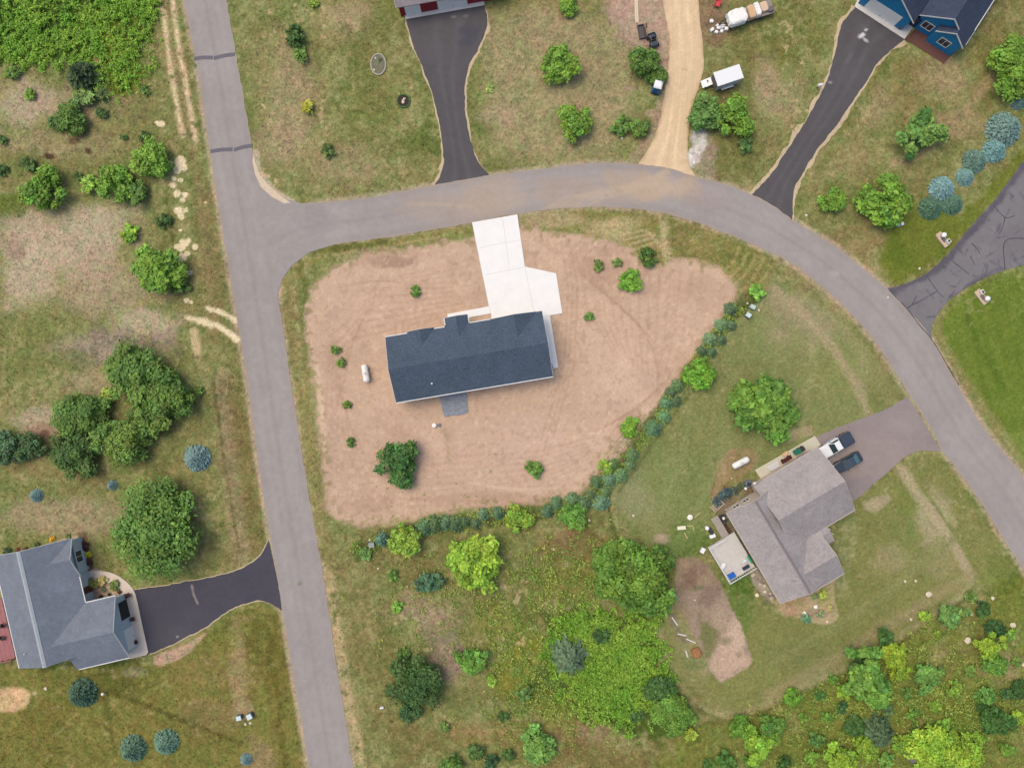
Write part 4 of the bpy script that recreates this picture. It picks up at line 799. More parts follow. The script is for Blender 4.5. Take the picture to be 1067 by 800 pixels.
MORE = [(846,792,9,(100,134,52),'lime-green shrub at the bottom edge between thicket and lawn-curve group'),(862,748,7,(88,122,52),'loose green shrub in the open grass below the lawn edge'),(952,745,8,(92,126,56),'green shrub on open grass above the lime thicket'),(985,755,8,(104,138,54),'green shrub at the upper rim of the bright lime trees'),(1020,770,9,(112,146,52),'lime-green shrub at the upper rim of the far lime tree'),(1012,700,7,(96,124,60),'green shrub on the dry patch among yellowish weeds'),(975,735,7,(110,140,54),'yellow-green shrub west of the tall yellowish weeds'),(945,722,7,(84,116,58),'dull green shrub below the alone pale bush'),(1050,782,9,(100,132,54),'green shrub on dry ground at the frame corner'),(868,708,6,(84,118,50),'small green shrub just inside the scrub from the lawn edge'),(782,795,9,(88,122,50),'green shrub at the bottom edge below the lawn-curve group'),(1060,690,6,(92,120,60),'small shrub at the frame edge on stony ground'),(838,748,6,(96,128,54),'little shrub between the round shrub and the loose dull one')]
for x, y, r, c, t in MORE: plant('shrub' if r < 9 else 'ragged',x,y,r*.85,se_tone(c),t,G9)
# planted beds
G10 = 'shrubs of the planted beds'
for x, y, r, c, t in [(96,607,6,(132,126,62),'olive dome shrub in the gravel bed inside the curved walk'),(106,604.5,5,(150,140,84),'straw-coloured dome shrub in the gravel bed'),(119.5,610.5,5.6,(88,104,50),'green dome shrub in the gravel bed inside the curved walk'),(86.5,569,5,(66,40,36),'dark purple shrub above the yellow one by the grey house'),(91.5,578,3.6,(186,172,24),'bright yellow shrub by the grey house front'),(92,585.5,4.2,(72,42,36),'dark purple shrub below the yellow one by the grey house'),
  (94,616,2.2,(66,42,40),'tiny dark shrub nearest the porch in the gravel bed'),(105,621.5,2,(60,44,42),'tiny dark shrub along the garage wall, nearest the porch'),(114,619.5,2,(60,44,42),'tiny dark shrub along the garage wall, second from the porch'),(124,617,2.4,(70,44,40),'tiny dark shrub along the garage wall, third from the porch'),(131,621.5,2.4,(66,44,44),'tiny dark shrub at the outer corner of the garage'),(108,614,2.6,(96,104,72),'grey-green tuft in the middle of the gravel bed'),
  (6,575,5,(46,66,36),'dark shrub at the end of the bed behind the grey house'),(18,573,2.2,(90,52,44),'reddish tuft in the bed behind the grey house, nearest the dark shrub'),(26,571.5,2.4,(86,58,44),'reddish tuft in the bed behind the grey house, second from the dark shrub'),(38,568,3,(74,84,48),'green shrub in the bed behind the grey house'),(54,562,3.2,(196,150,40),'orange-yellow flowering plant in the bed behind the grey house'),(70,559,3,(86,104,50),'small green plant at the corner of the grey house bed'),
  (858,618,5,(140,152,62),'yellowish plant in the bed at the end of the brown-roofed house'),(840,645,5,(84,120,92),'grey-green plant at the lower rim of the brown-roofed house bed'),(850,622,3.5,(104,124,80),'grey-green plant against the brown-roofed house'),(856,640,4,(110,122,84),'spiky plant amid the bed of the brown-roofed house'),(866,634,3.5,(140,136,84),'straw-toned plant at the outer rim of the brown-roofed house bed'),
  (748,523,5,(62,80,84),'dark bluish bush at the corner of the deck walkway'),(756,516,7,(60,78,84),'dark bluish bush behind the brown-roofed house'),(764,511,5,(62,74,66),'dark bush between the bluish bush and the wall clutter'),(772,507,4,(66,80,56),'small dark bush beside the covered grill')]:
    plant('shrub',x,y,r,c,t,G10,.8)

# ---------------------------------------------------------------- weeds and grass
def scatter(name, label, n, dens, size, h, colfn, cat, seed, per=3, asp=.55, flat=.6, box=(-40, 1107, -40, 840), over=6, spread=.8):
    rg = np.random.default_rng(seed)
    X = rg.uniform(box[0], box[1], n*over); Y = rg.uniform(box[2], box[3], n*over)
    d = dens(X, Y); k = np.nonzero(rg.uniform(size=len(X)) < d)[0][:n]
    X, Y = X[k], Y[k]; m = len(k)
    gi = (np.clip(((Y+75)/STEP).round(), 0, NYg-1)*NXg+np.clip(((X+75)/STEP).round(), 0, NXg-1)).astype(int)
    C = colfn(X, Y, gi, rg)
    hh = h*rg.uniform(.4, 1.2, m)
    base = np.stack([(X-CX)/PXM, (CY-Y)/PXM, GZ[gi]], 1)
    P = np.repeat(base, per, 0); q = m*per
    P[:, :2] += rg.normal(size=(q, 2))*size*spread; P[:, 2] += np.repeat(hh, per)*rg.uniform(.25, 1, q)
    Nn = rg.normal(size=(q, 3))*flat+np.array([0, 0, 1.0])
    V, F = leaf_quads(P, Nn, size, asp, rg)
    T = np.repeat(np.repeat(C*rg.uniform(.72, 1.28, (m, 1)), per, 0)*rg.uniform(.8, 1.2, (q, 1)), 4, 0)
    o = np_obj(name, V, F, M_LEAF, np.clip(T, 0, .85), smooth=False)
    tag(o, label, cat, None, 'stuff'); return o
WEED1 = [(-75,-75),(160,-75),(160,10),(150,45),(140,80),(124,98),(112,88),(104,60),(75,62),(40,60),(0,66),(-75,64)]
WEED2 = [(585,640),(606,634),(640,645),(690,632),(684,668),(692,695),(700,725),(680,745),(655,762),(640,752),(610,742),(590,725),(572,705),(575,670)]
def dw1(X, Y):
    n = fbm(X, Y, 9, 201, 3); d = poly_sd(X, Y, WEED1); edge = (n-.5)*44; f = fbm(X, Y, 4.5, 207, 2)
    return sstep(16, -8, d+edge)*np.clip(.25+1.8*(fbm(X, Y, 14, 202, 3)-.35), .08, 1)*sstep(.30, .52, f)*np.where((X > 108) & (Y > 20), .55, 1)
def dw2(X, Y):
    d = poly_sd(X, Y, WEED2); n = fbm(X, Y, 11, 203, 3); f = fbm(X, Y, 4.5, 204, 2)
    core = sstep(28, -30, d+(n-.5)*50)
    return np.clip(core*1.3-.1, 0, 1)*sstep(.62-.42*core, .78-.42*core, .45*n+.55*f)
def bl(X, Y, cx, cy, r): return np.exp(-((X-cx)**2+(Y-cy)**2)/r**2)
HROW = [(372,572),(400,562),(440,550),(500,541),(560,532),(610,524),(632,505),(660,470),(690,428),(718,392),(745,352),(768,325)]
def dw3(X, Y):
    n = fbm(X, Y, 6, 205, 3)
    a = .8*bl(X,Y,540,690,30)+.6*bl(X,Y,575,738,26)+.55*bl(X,Y,520,650,26)+.6*bl(X,Y,600,605,40)+.6*bl(X,Y,560,605,30)+.8*bl(X,Y,1005,738,26)+.6*bl(X,Y,990,725,20)+.35*bl(X,Y,640,650,50)+.3*bl(X,Y,870,750,40)+.35*bl(X,Y,960,750,60)+.3*bl(X,Y,130,70,26)
    a = a+.30*bl(X,Y,985,770,60)+.25*bl(X,Y,900,720,50)+.3*bl(X,Y,830,760,60)+.3*bl(X,Y,1040,740,40)+.2*bl(X,Y,960,670,50)+.3*bl(X,Y,480,620,60)+.3*bl(X,Y,560,770,60)
    hd = seg_dist(X, Y, HROW); a = a+1.2*sstep(10, 4, hd)
    for L_ in LAWNS: a = a*np.where(poly_sd(X, Y, L_) < -2, 0, 1)
    return a*sstep(.40, .60, n)
def cw(a, b, seed):
    ca, cb = [np.array([lin(v)/GAIN*LEAFK*.95 for v in c]) for c in (a, b)]
    def f(X, Y, gi, rg):
        t = np.clip(fbm(X, Y, 18, seed, 3)*1.8-.4+rg.normal(size=len(X))*.2, 0, 1)[:, None]
        return ca*(1-t)+cb*t
    return f
scatter('weeds', 'tall bright leafy weeds filling the corner beside the straight road', 7000, dw1, .13, .8, cw((92,136,40),(117,146,50),301), 'weeds', 1, 9, .5, .6, (-40, 170, -40, 110), 8, 1.15)
scatter('weeds', 'bright leafy weed patch beside the kitchen garden and its mown strip', 4900, dw2, .135, .8, cw((90,132,40),(117,145,52),302), 'weeds', 2, 9, .5, .6, (510, 735, 570, 800), 12, 1.15)
scatter('weeds', 'thin yellow-green weeds scattered through the southern meadows and along the boundary row', 20000, dw3, .12, .5, cw((100,124,54),(128,138,64),303), 'weeds', 3, 3, .5, .6, (-40, 1107, -40, 840), 40)
PAVED = [[(258,150),(300,205),(330,208),(330,265),(292,310),(280,300)], [(489,236),(489,228),(541,219),(550,275),(583,282),(590,330),(500,345),(485,300)], WALK, ROAD_A_L+ROAD_A_R[::-1], ROAD_B_U+ROAD_B_L[::-1], D1L+D1R[::-1], D2L+D2R[::-1], D3L+D3R[::-1], D4L+D4R[::-1], D5L+D5R[::-1], DSL+DSR[::-1], LOT, GARD, BED,
         [(0,575),(75,555),(98,590),(135,610),(158,680),(80,700),(0,700)], [(735,545),(785,465),(850,455),(905,530),(885,600),(850,625),(810,635),(757,612)], [(890,0),(955,-30),(1040,-30),(1005,55),(985,68),(942,42)],
         [(645,-40),(700,-40),(702,60),(680,60),(652,34),(636,18)], [(415,-30),(510,-30),(505,10),(423,20)]]
LAWN = [[(930,235),(960,205),(1000,225),(1040,185),(1100,120),(1100,150),(1030,215),(955,285),(935,297),(914,272)], [(1143,270),(1060,284),(1000,310),(976,345),(1010,400),(1067,490),(1143,600)],
        [(800,285),(880,335),(940,412),(860,470),(750,500),(735,560),(690,585),(638,520),(700,420),(790,312)], [(890,520),(972,468),(1063,595),(960,650),(850,715),(755,745),(690,690),(676,625),(740,610),(830,645)]]
def dg_(X, Y):
    d = np.full(X.shape, .45)*np.clip(.3+1.6*(fbm(X, Y, 22, 206, 3)-.3), .1, 1)
    for L_ in LAWN: d *= np.where(poly_sd(X, Y, L_) < 2, .06, 1)
    for L_ in PAVED: d *= np.where(poly_sd(X, Y, L_) < 2.5, 0, 1)
    return d
def gcol(X, Y, gi, rg):
    c = GC[gi]*rg.uniform(.85, 1.55, (len(X), 1))*1.22
    c[:, 0] *= rg.uniform(.88, 1.12, len(X)); return c
scatter('grass', 'rough olive and straw-coloured grass tufts of the open ground', 60000, dg_, .085, .16, gcol, 'grass', 4, 3, .35, .9)
# ---------------------------------------------------------------- houses
def shingle(name, c, var=.16, gs=2.6):
    m, nt, b = newmat(name); L = nt.links.new
    tc = nd(nt, 'ShaderNodeTexCoord'); geo = nd(nt, 'ShaderNodeSeparateXYZ'); L(tc.outputs['Object'], geo.inputs[0])
    n1 = nd(nt, 'ShaderNodeTexNoise', Scale=gs, Detail=2.0, Roughness=.8); L(tc.outputs['Object'], n1.inputs['Vector'])
    n2 = nd(nt, 'ShaderNodeTexNoise', Scale=.35, Detail=4.0); L(tc.outputs['Object'], n2.inputs['Vector'])
    mp = nd(nt, 'ShaderNodeMapping'); mp.inputs['Scale'].default_value = (.9, .9, .12); L(tc.outputs['Object'], mp.inputs[0])
    n3 = nd(nt, 'ShaderNodeTexNoise', Scale=1.2, Detail=3.0); L(mp.outputs[0], n3.inputs['Vector'])
    m1 = nd(nt, 'ShaderNodeMath', operation='MULTIPLY'); m1.inputs[1].default_value = 3.2*6.283/.40; L(geo.outputs['Z'], m1.inputs[0])
    sn = nd(nt, 'ShaderNodeMath', operation='SINE'); L(m1.outputs[0], sn.inputs[0])
    def rng_(src, a, lo=.25, hi=.75):
        r = nd(nt, 'ShaderNodeMapRange'); r.inputs['From Min'].default_value = lo; r.inputs['From Max'].default_value = hi
        r.inputs['To Min'].default_value = 1-a; r.inputs['To Max'].default_value = 1+a; L(src, r.inputs['Value']); return r.outputs[0]
    cur = None
    for o in (rng_(n1.outputs['Fac'], var), rng_(n2.outputs['Fac'], .10), rng_(n3.outputs['Fac'], .08), rng_(sn.outputs[0], .03, -1, 1)):
        if cur is None: cur = o
        else:
            mm = nd(nt, 'ShaderNodeMath', operation='MULTIPLY'); L(cur, mm.inputs[0]); L(o, mm.inputs[1]); cur = mm.outputs[0]
    mx = nd(nt, 'ShaderNodeMix', data_type='RGBA', blend_type='MULTIPLY'); mx.inputs[0].default_value = 1; mx.inputs[6].default_value = (*c, 1); L(cur, mx.inputs[7])
    L(mx.outputs[2], b.inputs['Base Color']); b.inputs['Roughness'].default_value = .85; b.inputs['Specular IOR Level'].default_value = .25
    bp = nd(nt, 'ShaderNodeBump', Strength=.35, Distance=.04); L(n1.outputs['Fac'], bp.inputs['Height']); L(bp.outputs[0], b.inputs['Normal'])
    return m
WHITE = mat('white_trim', A(236,234,230), .5, .04); GLASS = mat('window_glass', (.03,.035,.045), .08, .1, spec=.8); DARK = mat('painted_bay_shade', (.02,.02,.02), .8)
GUT = mat('white_gutter', A(222,222,222), .45, .05)
class House:
    """local metres: u along, v towards the back; origin at px of an eave-level corner"""
    def __init__(s, name, px, py, ze, deg, label, cat='house'):
        s.ze = ze; s.deg = deg; x, y = W(px, py, ze); s.k = (H-ze)/H/PXM
        s.root = empty(name, (x, y, 0), R(deg), label, cat); s.roof = MB(); s.wall = MB(); s.guts = []; s.trims = []
        s.x, s.y = x, y
    def loc(s, px, py, z=0.0):               # photograph point -> local metres
        x, y = W(px, py, z); a = -R(s.deg); x -= s.x; y -= s.y
        return (x*math.cos(a)-y*math.sin(a), x*math.sin(a)+y*math.cos(a))
    def gable(s, u0, u1, v0, v1, axis, pitch, ze=None, t=.16, ins=.45, walls=True, end_ins=.35, wshift=0.0, ends=(1, 1)):
        """extents of the roof in photograph pixels at eave height"""
        ze = s.ze if ze is None else ze; k = s.k
        a0, a1, b0, b1 = (u0*k, u1*k, v0*k, v1*k) if axis == 'u' else (v0*k, v1*k, u0*k, u1*k)
        m = (b0+b1)/2; zr = ze+(b1-b0)/2*pitch
        ax = 'x' if axis == 'u' else 'y'
        def pr(mb, prof, p0, p1):
            mb.prism(prof, ax, p0, p1)
        pr(s.roof, [(b0,ze),(m,zr),(b1,ze),(b1,ze-t),(m,zr-t),(b0,ze-t)], a0, a1)
        # bargeboards at the open ends
        for p0, on in ((a0-.03, ends[0]), (a1, ends[1])):
            if on: pr(s.trims.append(MB()) or s.trims[-1], [(b0-.02,ze+.02),(m,zr+.03),(b1+.02,ze+.02),(b1+.02,ze-t-.05),(m,zr-t-.05),(b0-.02,ze-t-.05)], p0, p0+.03)
        if walls:
            zw = ze-t+ins*pitch-.02; w0, w1 = b0+ins, b1-ins
            pr(s.wall, [(w0,0),(w1,0),(w1,zw),(m,zr-t-.03),(w0,zw)], a0+end_ins+wshift, a1-end_ins-wshift)
        return zr
    def gutter(s, u0, u1, v, sgn, axis='u', z=None):
        z = (s.ze if z is None else z)
        k = s.k; v = v*k
        lo, hi = (v, v+.13) if sgn > 0 else (v-.13, v)
        g = MB(); s.guts.append(g)
        if axis == 'u': g.box(u0*k, u1*k, lo, hi, z-.14, z-.02)
        else: g.box(lo, hi, u0*k, u1*k, z-.14, z-.02)
    def done(s, roofm, wallm, trimm=None, gutm=None):
        s.roof_o = s.roof.build('roof', roofm, s.root); s.wall_o = s.wall.build('wall', wallm, s.root)
        for g in s.guts: g.build('gutter', gutm or GUT, s.root)
        for g in s.trims: g.build('bargeboard', trimm or WHITE, s.root)
    def window(s, face, a, z, w, h, plane, panes=2):
        """face N S E W of the local frame; a: along the wall; plane: the wall's coordinate (metres)"""
        def bx(mb, a0, a1, z0, z1, d0, d1):
            sg = 1 if face in 'NE' else -1; p = sorted((plane+sg*d0, plane+sg*d1))
            if face in 'NS': mb.box(a0, a1, p[0], p[1], z0, z1)
            else: mb.box(p[0], p[1], a0, a1, z0, z1)
        f = MB(); b = .09
        for a0, a1, z0, z1 in [(a-w/2-b,a+w/2+b,z+h,z+h+b),(a-w/2-b,a+w/2+b,z-b,z),(a-w/2-b,a-w/2,z,z+h),(a+w/2,a+w/2+b,z,z+h)]+[(a-w/2+w*k/panes-.03,a-w/2+w*k/panes+.03,z,z+h) for k in range(1, panes)]:
            bx(f, a0, a1, z0, z1, -.02, .06)
        fo = f.build('window', WHITE, s.root)
        g = MB(); bx(g, a-w/2, a+w/2, z, z+h, -.01, .02); g.build('pane', GLASS, fo)
    def door(s, face, a, w, h, plane, m, name='door', z=0.05, grooves=0, handle=True):
        sg = 1 if face in 'NE' else -1
        mb = MB()
        n = max(1, grooves)
        for k in range(n):
            z0, z1 = z+h*k/n+(.012 if k else 0), z+h*(k+1)/n
            p = sorted((plane-.02*sg, plane+.05*sg))
            if face in 'NS': mb.box(a-w/2, a+w/2, p[0], p[1], z0, z1)
            else: mb.box(p[0], p[1], a-w/2, a+w/2, z0, z1)
        d = mb.build(name, m, s.root)
        if handle:
            hb = MB(); p = sorted((plane+.05*sg, plane+.11*sg)); q_ = a+w*.38
            if name == 'garage_door': q_ = a; zz = z+.35
            else: zz = z+1.0
            if face in 'NS': hb.box(q_-.07, q_+.07, p[0], p[1], zz, zz+.05)
            else: hb.box(p[0], p[1], q_-.07, q_+.07, zz, zz+.05)
            hb.build('handle', mat('dark_metal', (.05,.05,.05), .4, metal=.8), d)
        return d
    def vent(s, px, py, z, r=.10, m=None):
        u, v = s.loc(px, py, z); mb = MB(); mb.lathe([(r,0),(r,.45),(r*.7,.48)], 10, (u, v, z-.25)); mb.build('roof_vent', m or WHITE, s.root, smooth=False)

# --- the new navy-roofed house
h = House('house', 488.75, 371.7, 3.0, 9.5, 'new long house with dark navy shingle roof on the bare soil lot')
R_NAVY = shingle('navy_shingles', A(76,90,106), .42, 4.6); SID_W = mat('white_siding', A(226,226,224), .7, .04)
P1 = .42
h.gable(-82.8, 82.8, -34.5, 34.5, 'u', P1)
h.gable(-59.5, -31, 10, 36.3, 'v', P1, 3.0, ins=.3, wshift=.05, ends=(0, 1)); h.gable(-18.8, 5.5, 10, 43.9, 'v', P1, 3.0, ins=.3, wshift=.05, ends=(0, 1)); h.gable(28.5, 77, 5, 34.9, 'v', P1, 3.0, walls=False, ends=(0, 1))
k = h.k
h.gutter(-82.8, 82.8, -34.5, -1); h.gutter(-82.8, -59.6, 34.5, 1); h.gutter(-31, -18.9, 34.5, 1); h.gutter(5.6, 28, 34.5, 1); h.gutter(77.2, 82.8, 34.5, 1)
h.gutter(36.3, 34.5, -18.8, -1, 'v'); h.gutter(34.6, 43.9, 5.5, 1, 'v'); h.gutter(34.6, 43.9, -18.8, -1, 'v')
h.done(R_NAVY, SID_W)
vw = 34.5*k-.45; vs_ = -vw
for u in (-9.2, -6.8, 2.2): h.window('S', u, 1.0, 1.3, 1.2, vs_)
h.door('S', -2.0, 1.7, 2.1, vs_, WHITE, 'patio_door')
for u in (-10.2,): h.window('N', u, 1.0, 1.2, 1.2, vw)
h.window('N', -6.2, 1.0, 1.5, 1.3, 36.3*k-.40); h.window('N', -.9, 1.0, 1.4, 1.3, 43.9*k-.40)
h.door('N', 1.75, 1.0, 2.1, vw, mat('blue_door', A(60,70,84), .5)); h.door('N', 7.2, 4.9, 2.2, vw, WHITE, 'garage_door', grooves=4)
h.window('E', 1.2, 1.0, 1.0, 1.1, 82.8*k-.35); h.window('W', -1.4, 1.0, 1.2, 1.1, -82.8*k+.35)
h.vent(450, 399.6, 4.0, .12); 

# --- the grey-roofed house by the black drive
h = House('house', 20.2, 696.2, 3.0, 13.0, 'grey-roofed house with an attached garage and red deck west of the straight road')
R_GREY = shingle('grey_shingles', A(120,128,140), .14); SID_B = mat('pale_blue_siding', A(186,202,212), .7, .06, 2.0)
k = h.k
h.gable(0, 82, 0, 120, 'v', .52, ends=(0, 1)); h.gable(58, 114.3, -14.6, 51, 'u', .52, ends=(0, 1)); h.gable(43, 57.97, 1.2, 35.2, 'u', .52, 3.0+15.8*k*.52, walls=False, ends=(0, 0)); h.gable(40, 83.5, 79, 119.4, 'u', .52, wshift=.05, ends=(0, 1))
mid = MB(); zr = 3+41*k*.52
for sg in (-1, 1): mid.prism([(41*k, zr+.055),(41*k+sg*.30, zr+.055-.30*.52),(41*k+sg*.30, zr+.01-.30*.52),(41*k, zr+.01)], 'y', -.02, 120*k+.02)
h.gutter(0, 120, 0, -1, 'v'); h.gutter(52, 79, 82, 1, 'v'); h.gutter(82.5, 114.3, 51, 1); h.gutter(60, 114.3, -14.6, -1)
h.done(R_GREY, SID_B)
mid.build('ridge_cap', mat('pale_ridge', A(168,176,182), .8, .08), h.root)
ue = 114.3*k-.35
h.door('E', 18*k-2.2, 3.0, 2.25, ue, WHITE, 'garage_door', grooves=4)
h.door('E', 18*k+2.0, 2.6, 2.2, ue, DARK, 'garage_shade_panel', handle=False)  # solid near-black panel, paints the shade inside the open bay
h.window('E', 99*k, 1.0, 1.6, 1.4, 83.5*k-.40); h.door('E', 62*k, 1.0, 2.1, 82*k-.45, mat('brown_door', A(96,60,50), .6))
for v in (3.5, 7.5, 12.5): h.window('W', v, 1.0, 1.4, 1.2, .45)
h.window('S', 3.5, 1.0, 1.4, 1.2, .35)
h.vent(6, 592, 3.6, .09); h.vent(26, 681, 4.4, .09)
lamp_m = mat('white_lamp', A(238,236,228), .4)
# its deck and chairs
dk = empty('deck', (*W(0, 690, .5), 0), R(13), 'dusty red wooden deck along the edge of the grey-roofed house', 'deck')
kk = .139
DKM = mat('red_decking', A(164,108,108), .8, .14, 3.0)
mb = MB()
for i in range(9): mb.box(-3.2+i*.62, -3.2+i*.62+.6, .1, 9.3, .42, .5)
mb.build('decking', DKM, dk)
mb = MB(); mb.box(-3.15, 2.35, .15, 9.25, .22, .418); mb.build('joist_frame', mat('red_timber', A(120,76,74), .8), dk)
mb = MB()
for i in range(7): mb.box(-3.1+i*.9, -3.0+i*.9, .12, .22, .502, 1.42)
mb.box(-3.15, 2.4, .10, .24, 1.422, 1.48); mb.build('railing', DKM, dk)
def chair_mesh(root, m):
    mb = MB(); mb.box(-.28,.28,-.28,.28,.38,.44); mb.build('seat', m, root)
    mb = MB(); mb.prism([(.24,.442),(.30,.442),(.42,1.0),(.36,1.0)], 'y', -.28, .28); mb.build('backrest', m, root)
    for x in (-.24,.2):
        for y in (-.24,.24): mb = MB(); mb.box(x,x+.05,y-.025,y+.025,0,.378); mb.build('leg', m, root)
DKC = mat('dark_wicker', (.03,.025,.025), .8)
for x, y, a, t in [(3.5, 651, 20, 'dark wicker chair on the red deck, further from the railing'), (4, 664, 160, 'dark wicker chair on the red deck, nearer the railing')]:
    c = empty('chair', (*W(x, y, .5), .5), R(a), t, 'chair', 'chairs on the red deck'); chair_mesh(c, DKC)

# --- the brown-roofed house
h = House('house', 813.5, 628.6, 3.0, 30.8, 'brown-roofed house with wooden deck and garage beside the curved road')
R_BRN = shingle('taupe_shingles', A(163,156,155), .18); SID_T = mat('beige_siding', A(206,190,176), .7, .06, 1.5)
k = h.k; TRIM_T = mat('beige_trim', A(216,200,186), .6)
h.gable(0, 58, 0, 110, 'v', .50); h.gable(38, 116.5, 44.4, 119.5, 'u', .50, ends=(0, 1)); h.gable(22, 72.5, -6.7, 44, 'u', .50, wshift=.05, ends=(0, 1))
h.gable(60, 82, 27, 51, 'u', .28, 2.75, walls=False, ends=(0, 1))
h.gutter(0, 110, 0, -1, 'v'); h.gutter(58, 116.5, 44.4, -1) if False else None
h.gutter(73, 116.5, 44.4, -1); h.gutter(50, 116.5, 119.5, 1); h.gutter(30, 72.5, -6.7, -1)
h.done(R_BRN, SID_T, TRIM_T, mat('beige_gutter', A(190,176,166), .6))
for px, py in ((864,551),(867,556)):
    u, v = h.loc(px, py, 2.4); mb = MB(); mb.box(u-.07, u+.07, v-.07, v+.07, 0, 2.62); mb.build('porch_post', WHITE, h.root)
mb = MB(); zr = 3+29*k*.5
for sg in (-1, 1): mb.prism([(29*k, zr+.05),(29*k+sg*.18, zr+.05-.18*.5),(29*k+sg*.18, zr+.008-.18*.5),(29*k, zr+.008)], 'y', -.01, 110*k-.02)
mb.build('ridge_cap', mat('dark_ridge', A(132,122,126), .85, .1), h.root)
for v in (3.2, 6.2, 12.6): h.window('W', v, 1.0, 1.3, 1.2, .45)
h.door('W', 9.4, 1.8, 2.1, .45, GLASS, 'patio_door')
for u in (1.9, 3.6): h.window('N', u, 1.0, .9, 1.1, 110*k-.35)
h.window('S', 3.9, 1.0, 1.5, 1.3, .35); h.window('E', 2.6, 1.0, 1.8, 1.3, 72.5*k-.40)
ug = 116.5*k-.35
h.door('E', 82*k, 4.9, 2.2, ug, WHITE, 'garage_door', grooves=4); h.window('N', 11.0, 1.1, 1.0, .9, 119.5*k-.45)
h.vent(868, 508, 5.3, .08); h.vent(812, 560, 4.4, .08) 
# deck with walkway
dk = empty('deck', (*W(759.2, 606.4, .6), 0), R(30.8), 'weathered pale grey wooden deck with a narrow walkway, behind the brown-roofed house', 'deck')
WOODG = mat('weathered_boards', A(216,211,204), .85, .10, 2.0); WOODD = mat('grey_boards', A(168,158,148), .85, .10, 2.0)
s_ = (H-.6)/H/PXM
def dl(px, py, z=.6):
    x, y = W(px, py, z); x -= dk.location.x; y -= dk.location.y; a = -R(30.8)
    return x*math.cos(a)-y*math.sin(a), x*math.sin(a)+y*math.cos(a)
du, dvv = dl(786.8, 590.3)[0], dl(737, 570.7)[1]
mb = MB(); nb_ = 24
for i in range(nb_): mb.box(du*i/nb_, du*(i+1)/nb_-.025, 0, dvv, .54, .60)
mb.build('decking', WOODG, dk)
mb = MB(); mb.box(.05, du-.05, .05, dvv-.05, .25, .538); mb.build('joist_frame', WOODD, dk)
for x in (.12, du/2, du-.12):
    for y in (.12, dvv-.12): mb = MB(); mb.box(x-.07,x+.07,y-.07,y+.07,-.05,.248); mb.build('post', WOODD, dk)
mb = MB()
for x0, x1, y0, y1 in ((-.05,.05,-.05,dvv+.05),(.06,du,-.05,.05),(.06,du*.62,dvv-.05,dvv+.05)):
    mb.box(x0,x1,y0,y1,1.45,1.52)
    L_ = max(x1-x0, y1-y0); n_ = int(L_/.35)
    for i in range(n_):
        t = (i+.5)/n_; x = x0+(x1-x0)*t if x1-x0 > .2 else (x0+x1)/2; y = y0+(y1-y0)*t if y1-y0 > .2 else (y0+y1)/2
        mb.box(x-.03,x+.03,y-.03,y+.03,.602,1.448)
mb.build('railing', WHITE, dk)
w0, w1 = dl(757, 560), dl(741, 541)
mb = MB(); n_ = 9
x0_ = w0[0]-.45; L_ = w1[1]-dvv
for i in range(n_): mb.box(x0_-.15, x0_+1.0, dvv+.07+L_*i/n_, dvv+.07+L_*(i+1)/n_-.02, .53, .59)
mb.build('walkway', WOODD, dk)

# --- the blue house, cut by the frame
h = House('house', 1003.6, 50, 3.2, -32.6, 'bright blue house with navy roof and white trim, cut by the top edge')
R_NV2 = shingle('slate_shingles', A(62,72,94), .2); SID_C = mat('cobalt_siding', A(22,124,172), .65, .08, 3.0)
k = h.k
h.gable(-56.5, 0, 4.5, 95, 'v', .74, ends=(1, 0)); h.gable(-33.5, 0.5, -.5, 22, 'v', .735, wshift=.05, ins=.25, end_ins=.25, ends=(1, 0))
h.gable(-118, -57.0, -6, 70, 'v', .70, ends=(1, 0))
h.gutter(4, 95, 0, 1, 'v', 3.2)
h.done(R_NV2, SID_C)
pl = 4.5*k+.35; pg = -.5*k+.30; pgar = -6*k+.35
h.window('S', -17*k, 1.1, 1.5, 1.3, pg, 2); h.window('S', -41*k, 1.1, 1.5, 1.3, pl, 2)
h.door('S', -53*k, 1.0, 2.1, pl, mat('navy_door', A(40,52,72), .5))
h.door('S', -88*k, 5.3, 2.45, pgar, WHITE, 'garage_door', grooves=4)
for px, py in ((906, 7), (936, 29.5)):
    t = empty('planter', (*W(px, py), .04), 0, 'dark potted plant beside the blue house garage door, ' + ('garage corner furthest from the mulch bed' if px < 920 else 'next to the red mulch bed'), 'planter', 'pots by the blue house garage')
    MB().lathe([(.16,0),(.22,.4),(.2,.4),(.19,.33)], 12).build('pot', mat('dark_pot', A(84,66,62), .8), t)
    o = bpy.data.objects.new('plant', proto('shrub')[0][0]); o.parent = t; o.location = (0,0,.3); o.scale = (.3,.3,.35); o.color = (.12,.10,.06,1); col.objects.link(o)

# --- the red-walled house, cut by the frame
h = House('house', 414.3, 7.2, 3.0, 10.2, 'red-walled house with white garage doors, cut by the top edge')
k = h.k
h.gable(12, 104, -1, 90, 'v', .42, ins=.25, end_ins=.3, walls=True, ends=(1, 0)) if False else None
R_GR2 = shingle('pale_grey_shingles', A(146,138,140), .12); SID_R = mat('barn_red_siding', A(140,22,34), .7, .08, 2.0)
h.gable(-2, 112, -1, 90, 'u', .42, ins=.3, ends=(1, 1))
h.done(R_GR2, SID_R)
pf = -1*k+.30
h.door('S', 14.5*k, 2.3, 2.35, pf, WHITE, 'garage_door', grooves=4)
h.door('S', 57*k, 4.4, 2.35, pf, WHITE, 'garage_door', grooves=4)
h.window('S', 86*k, 1.0, 1.2, 1.2, pf)
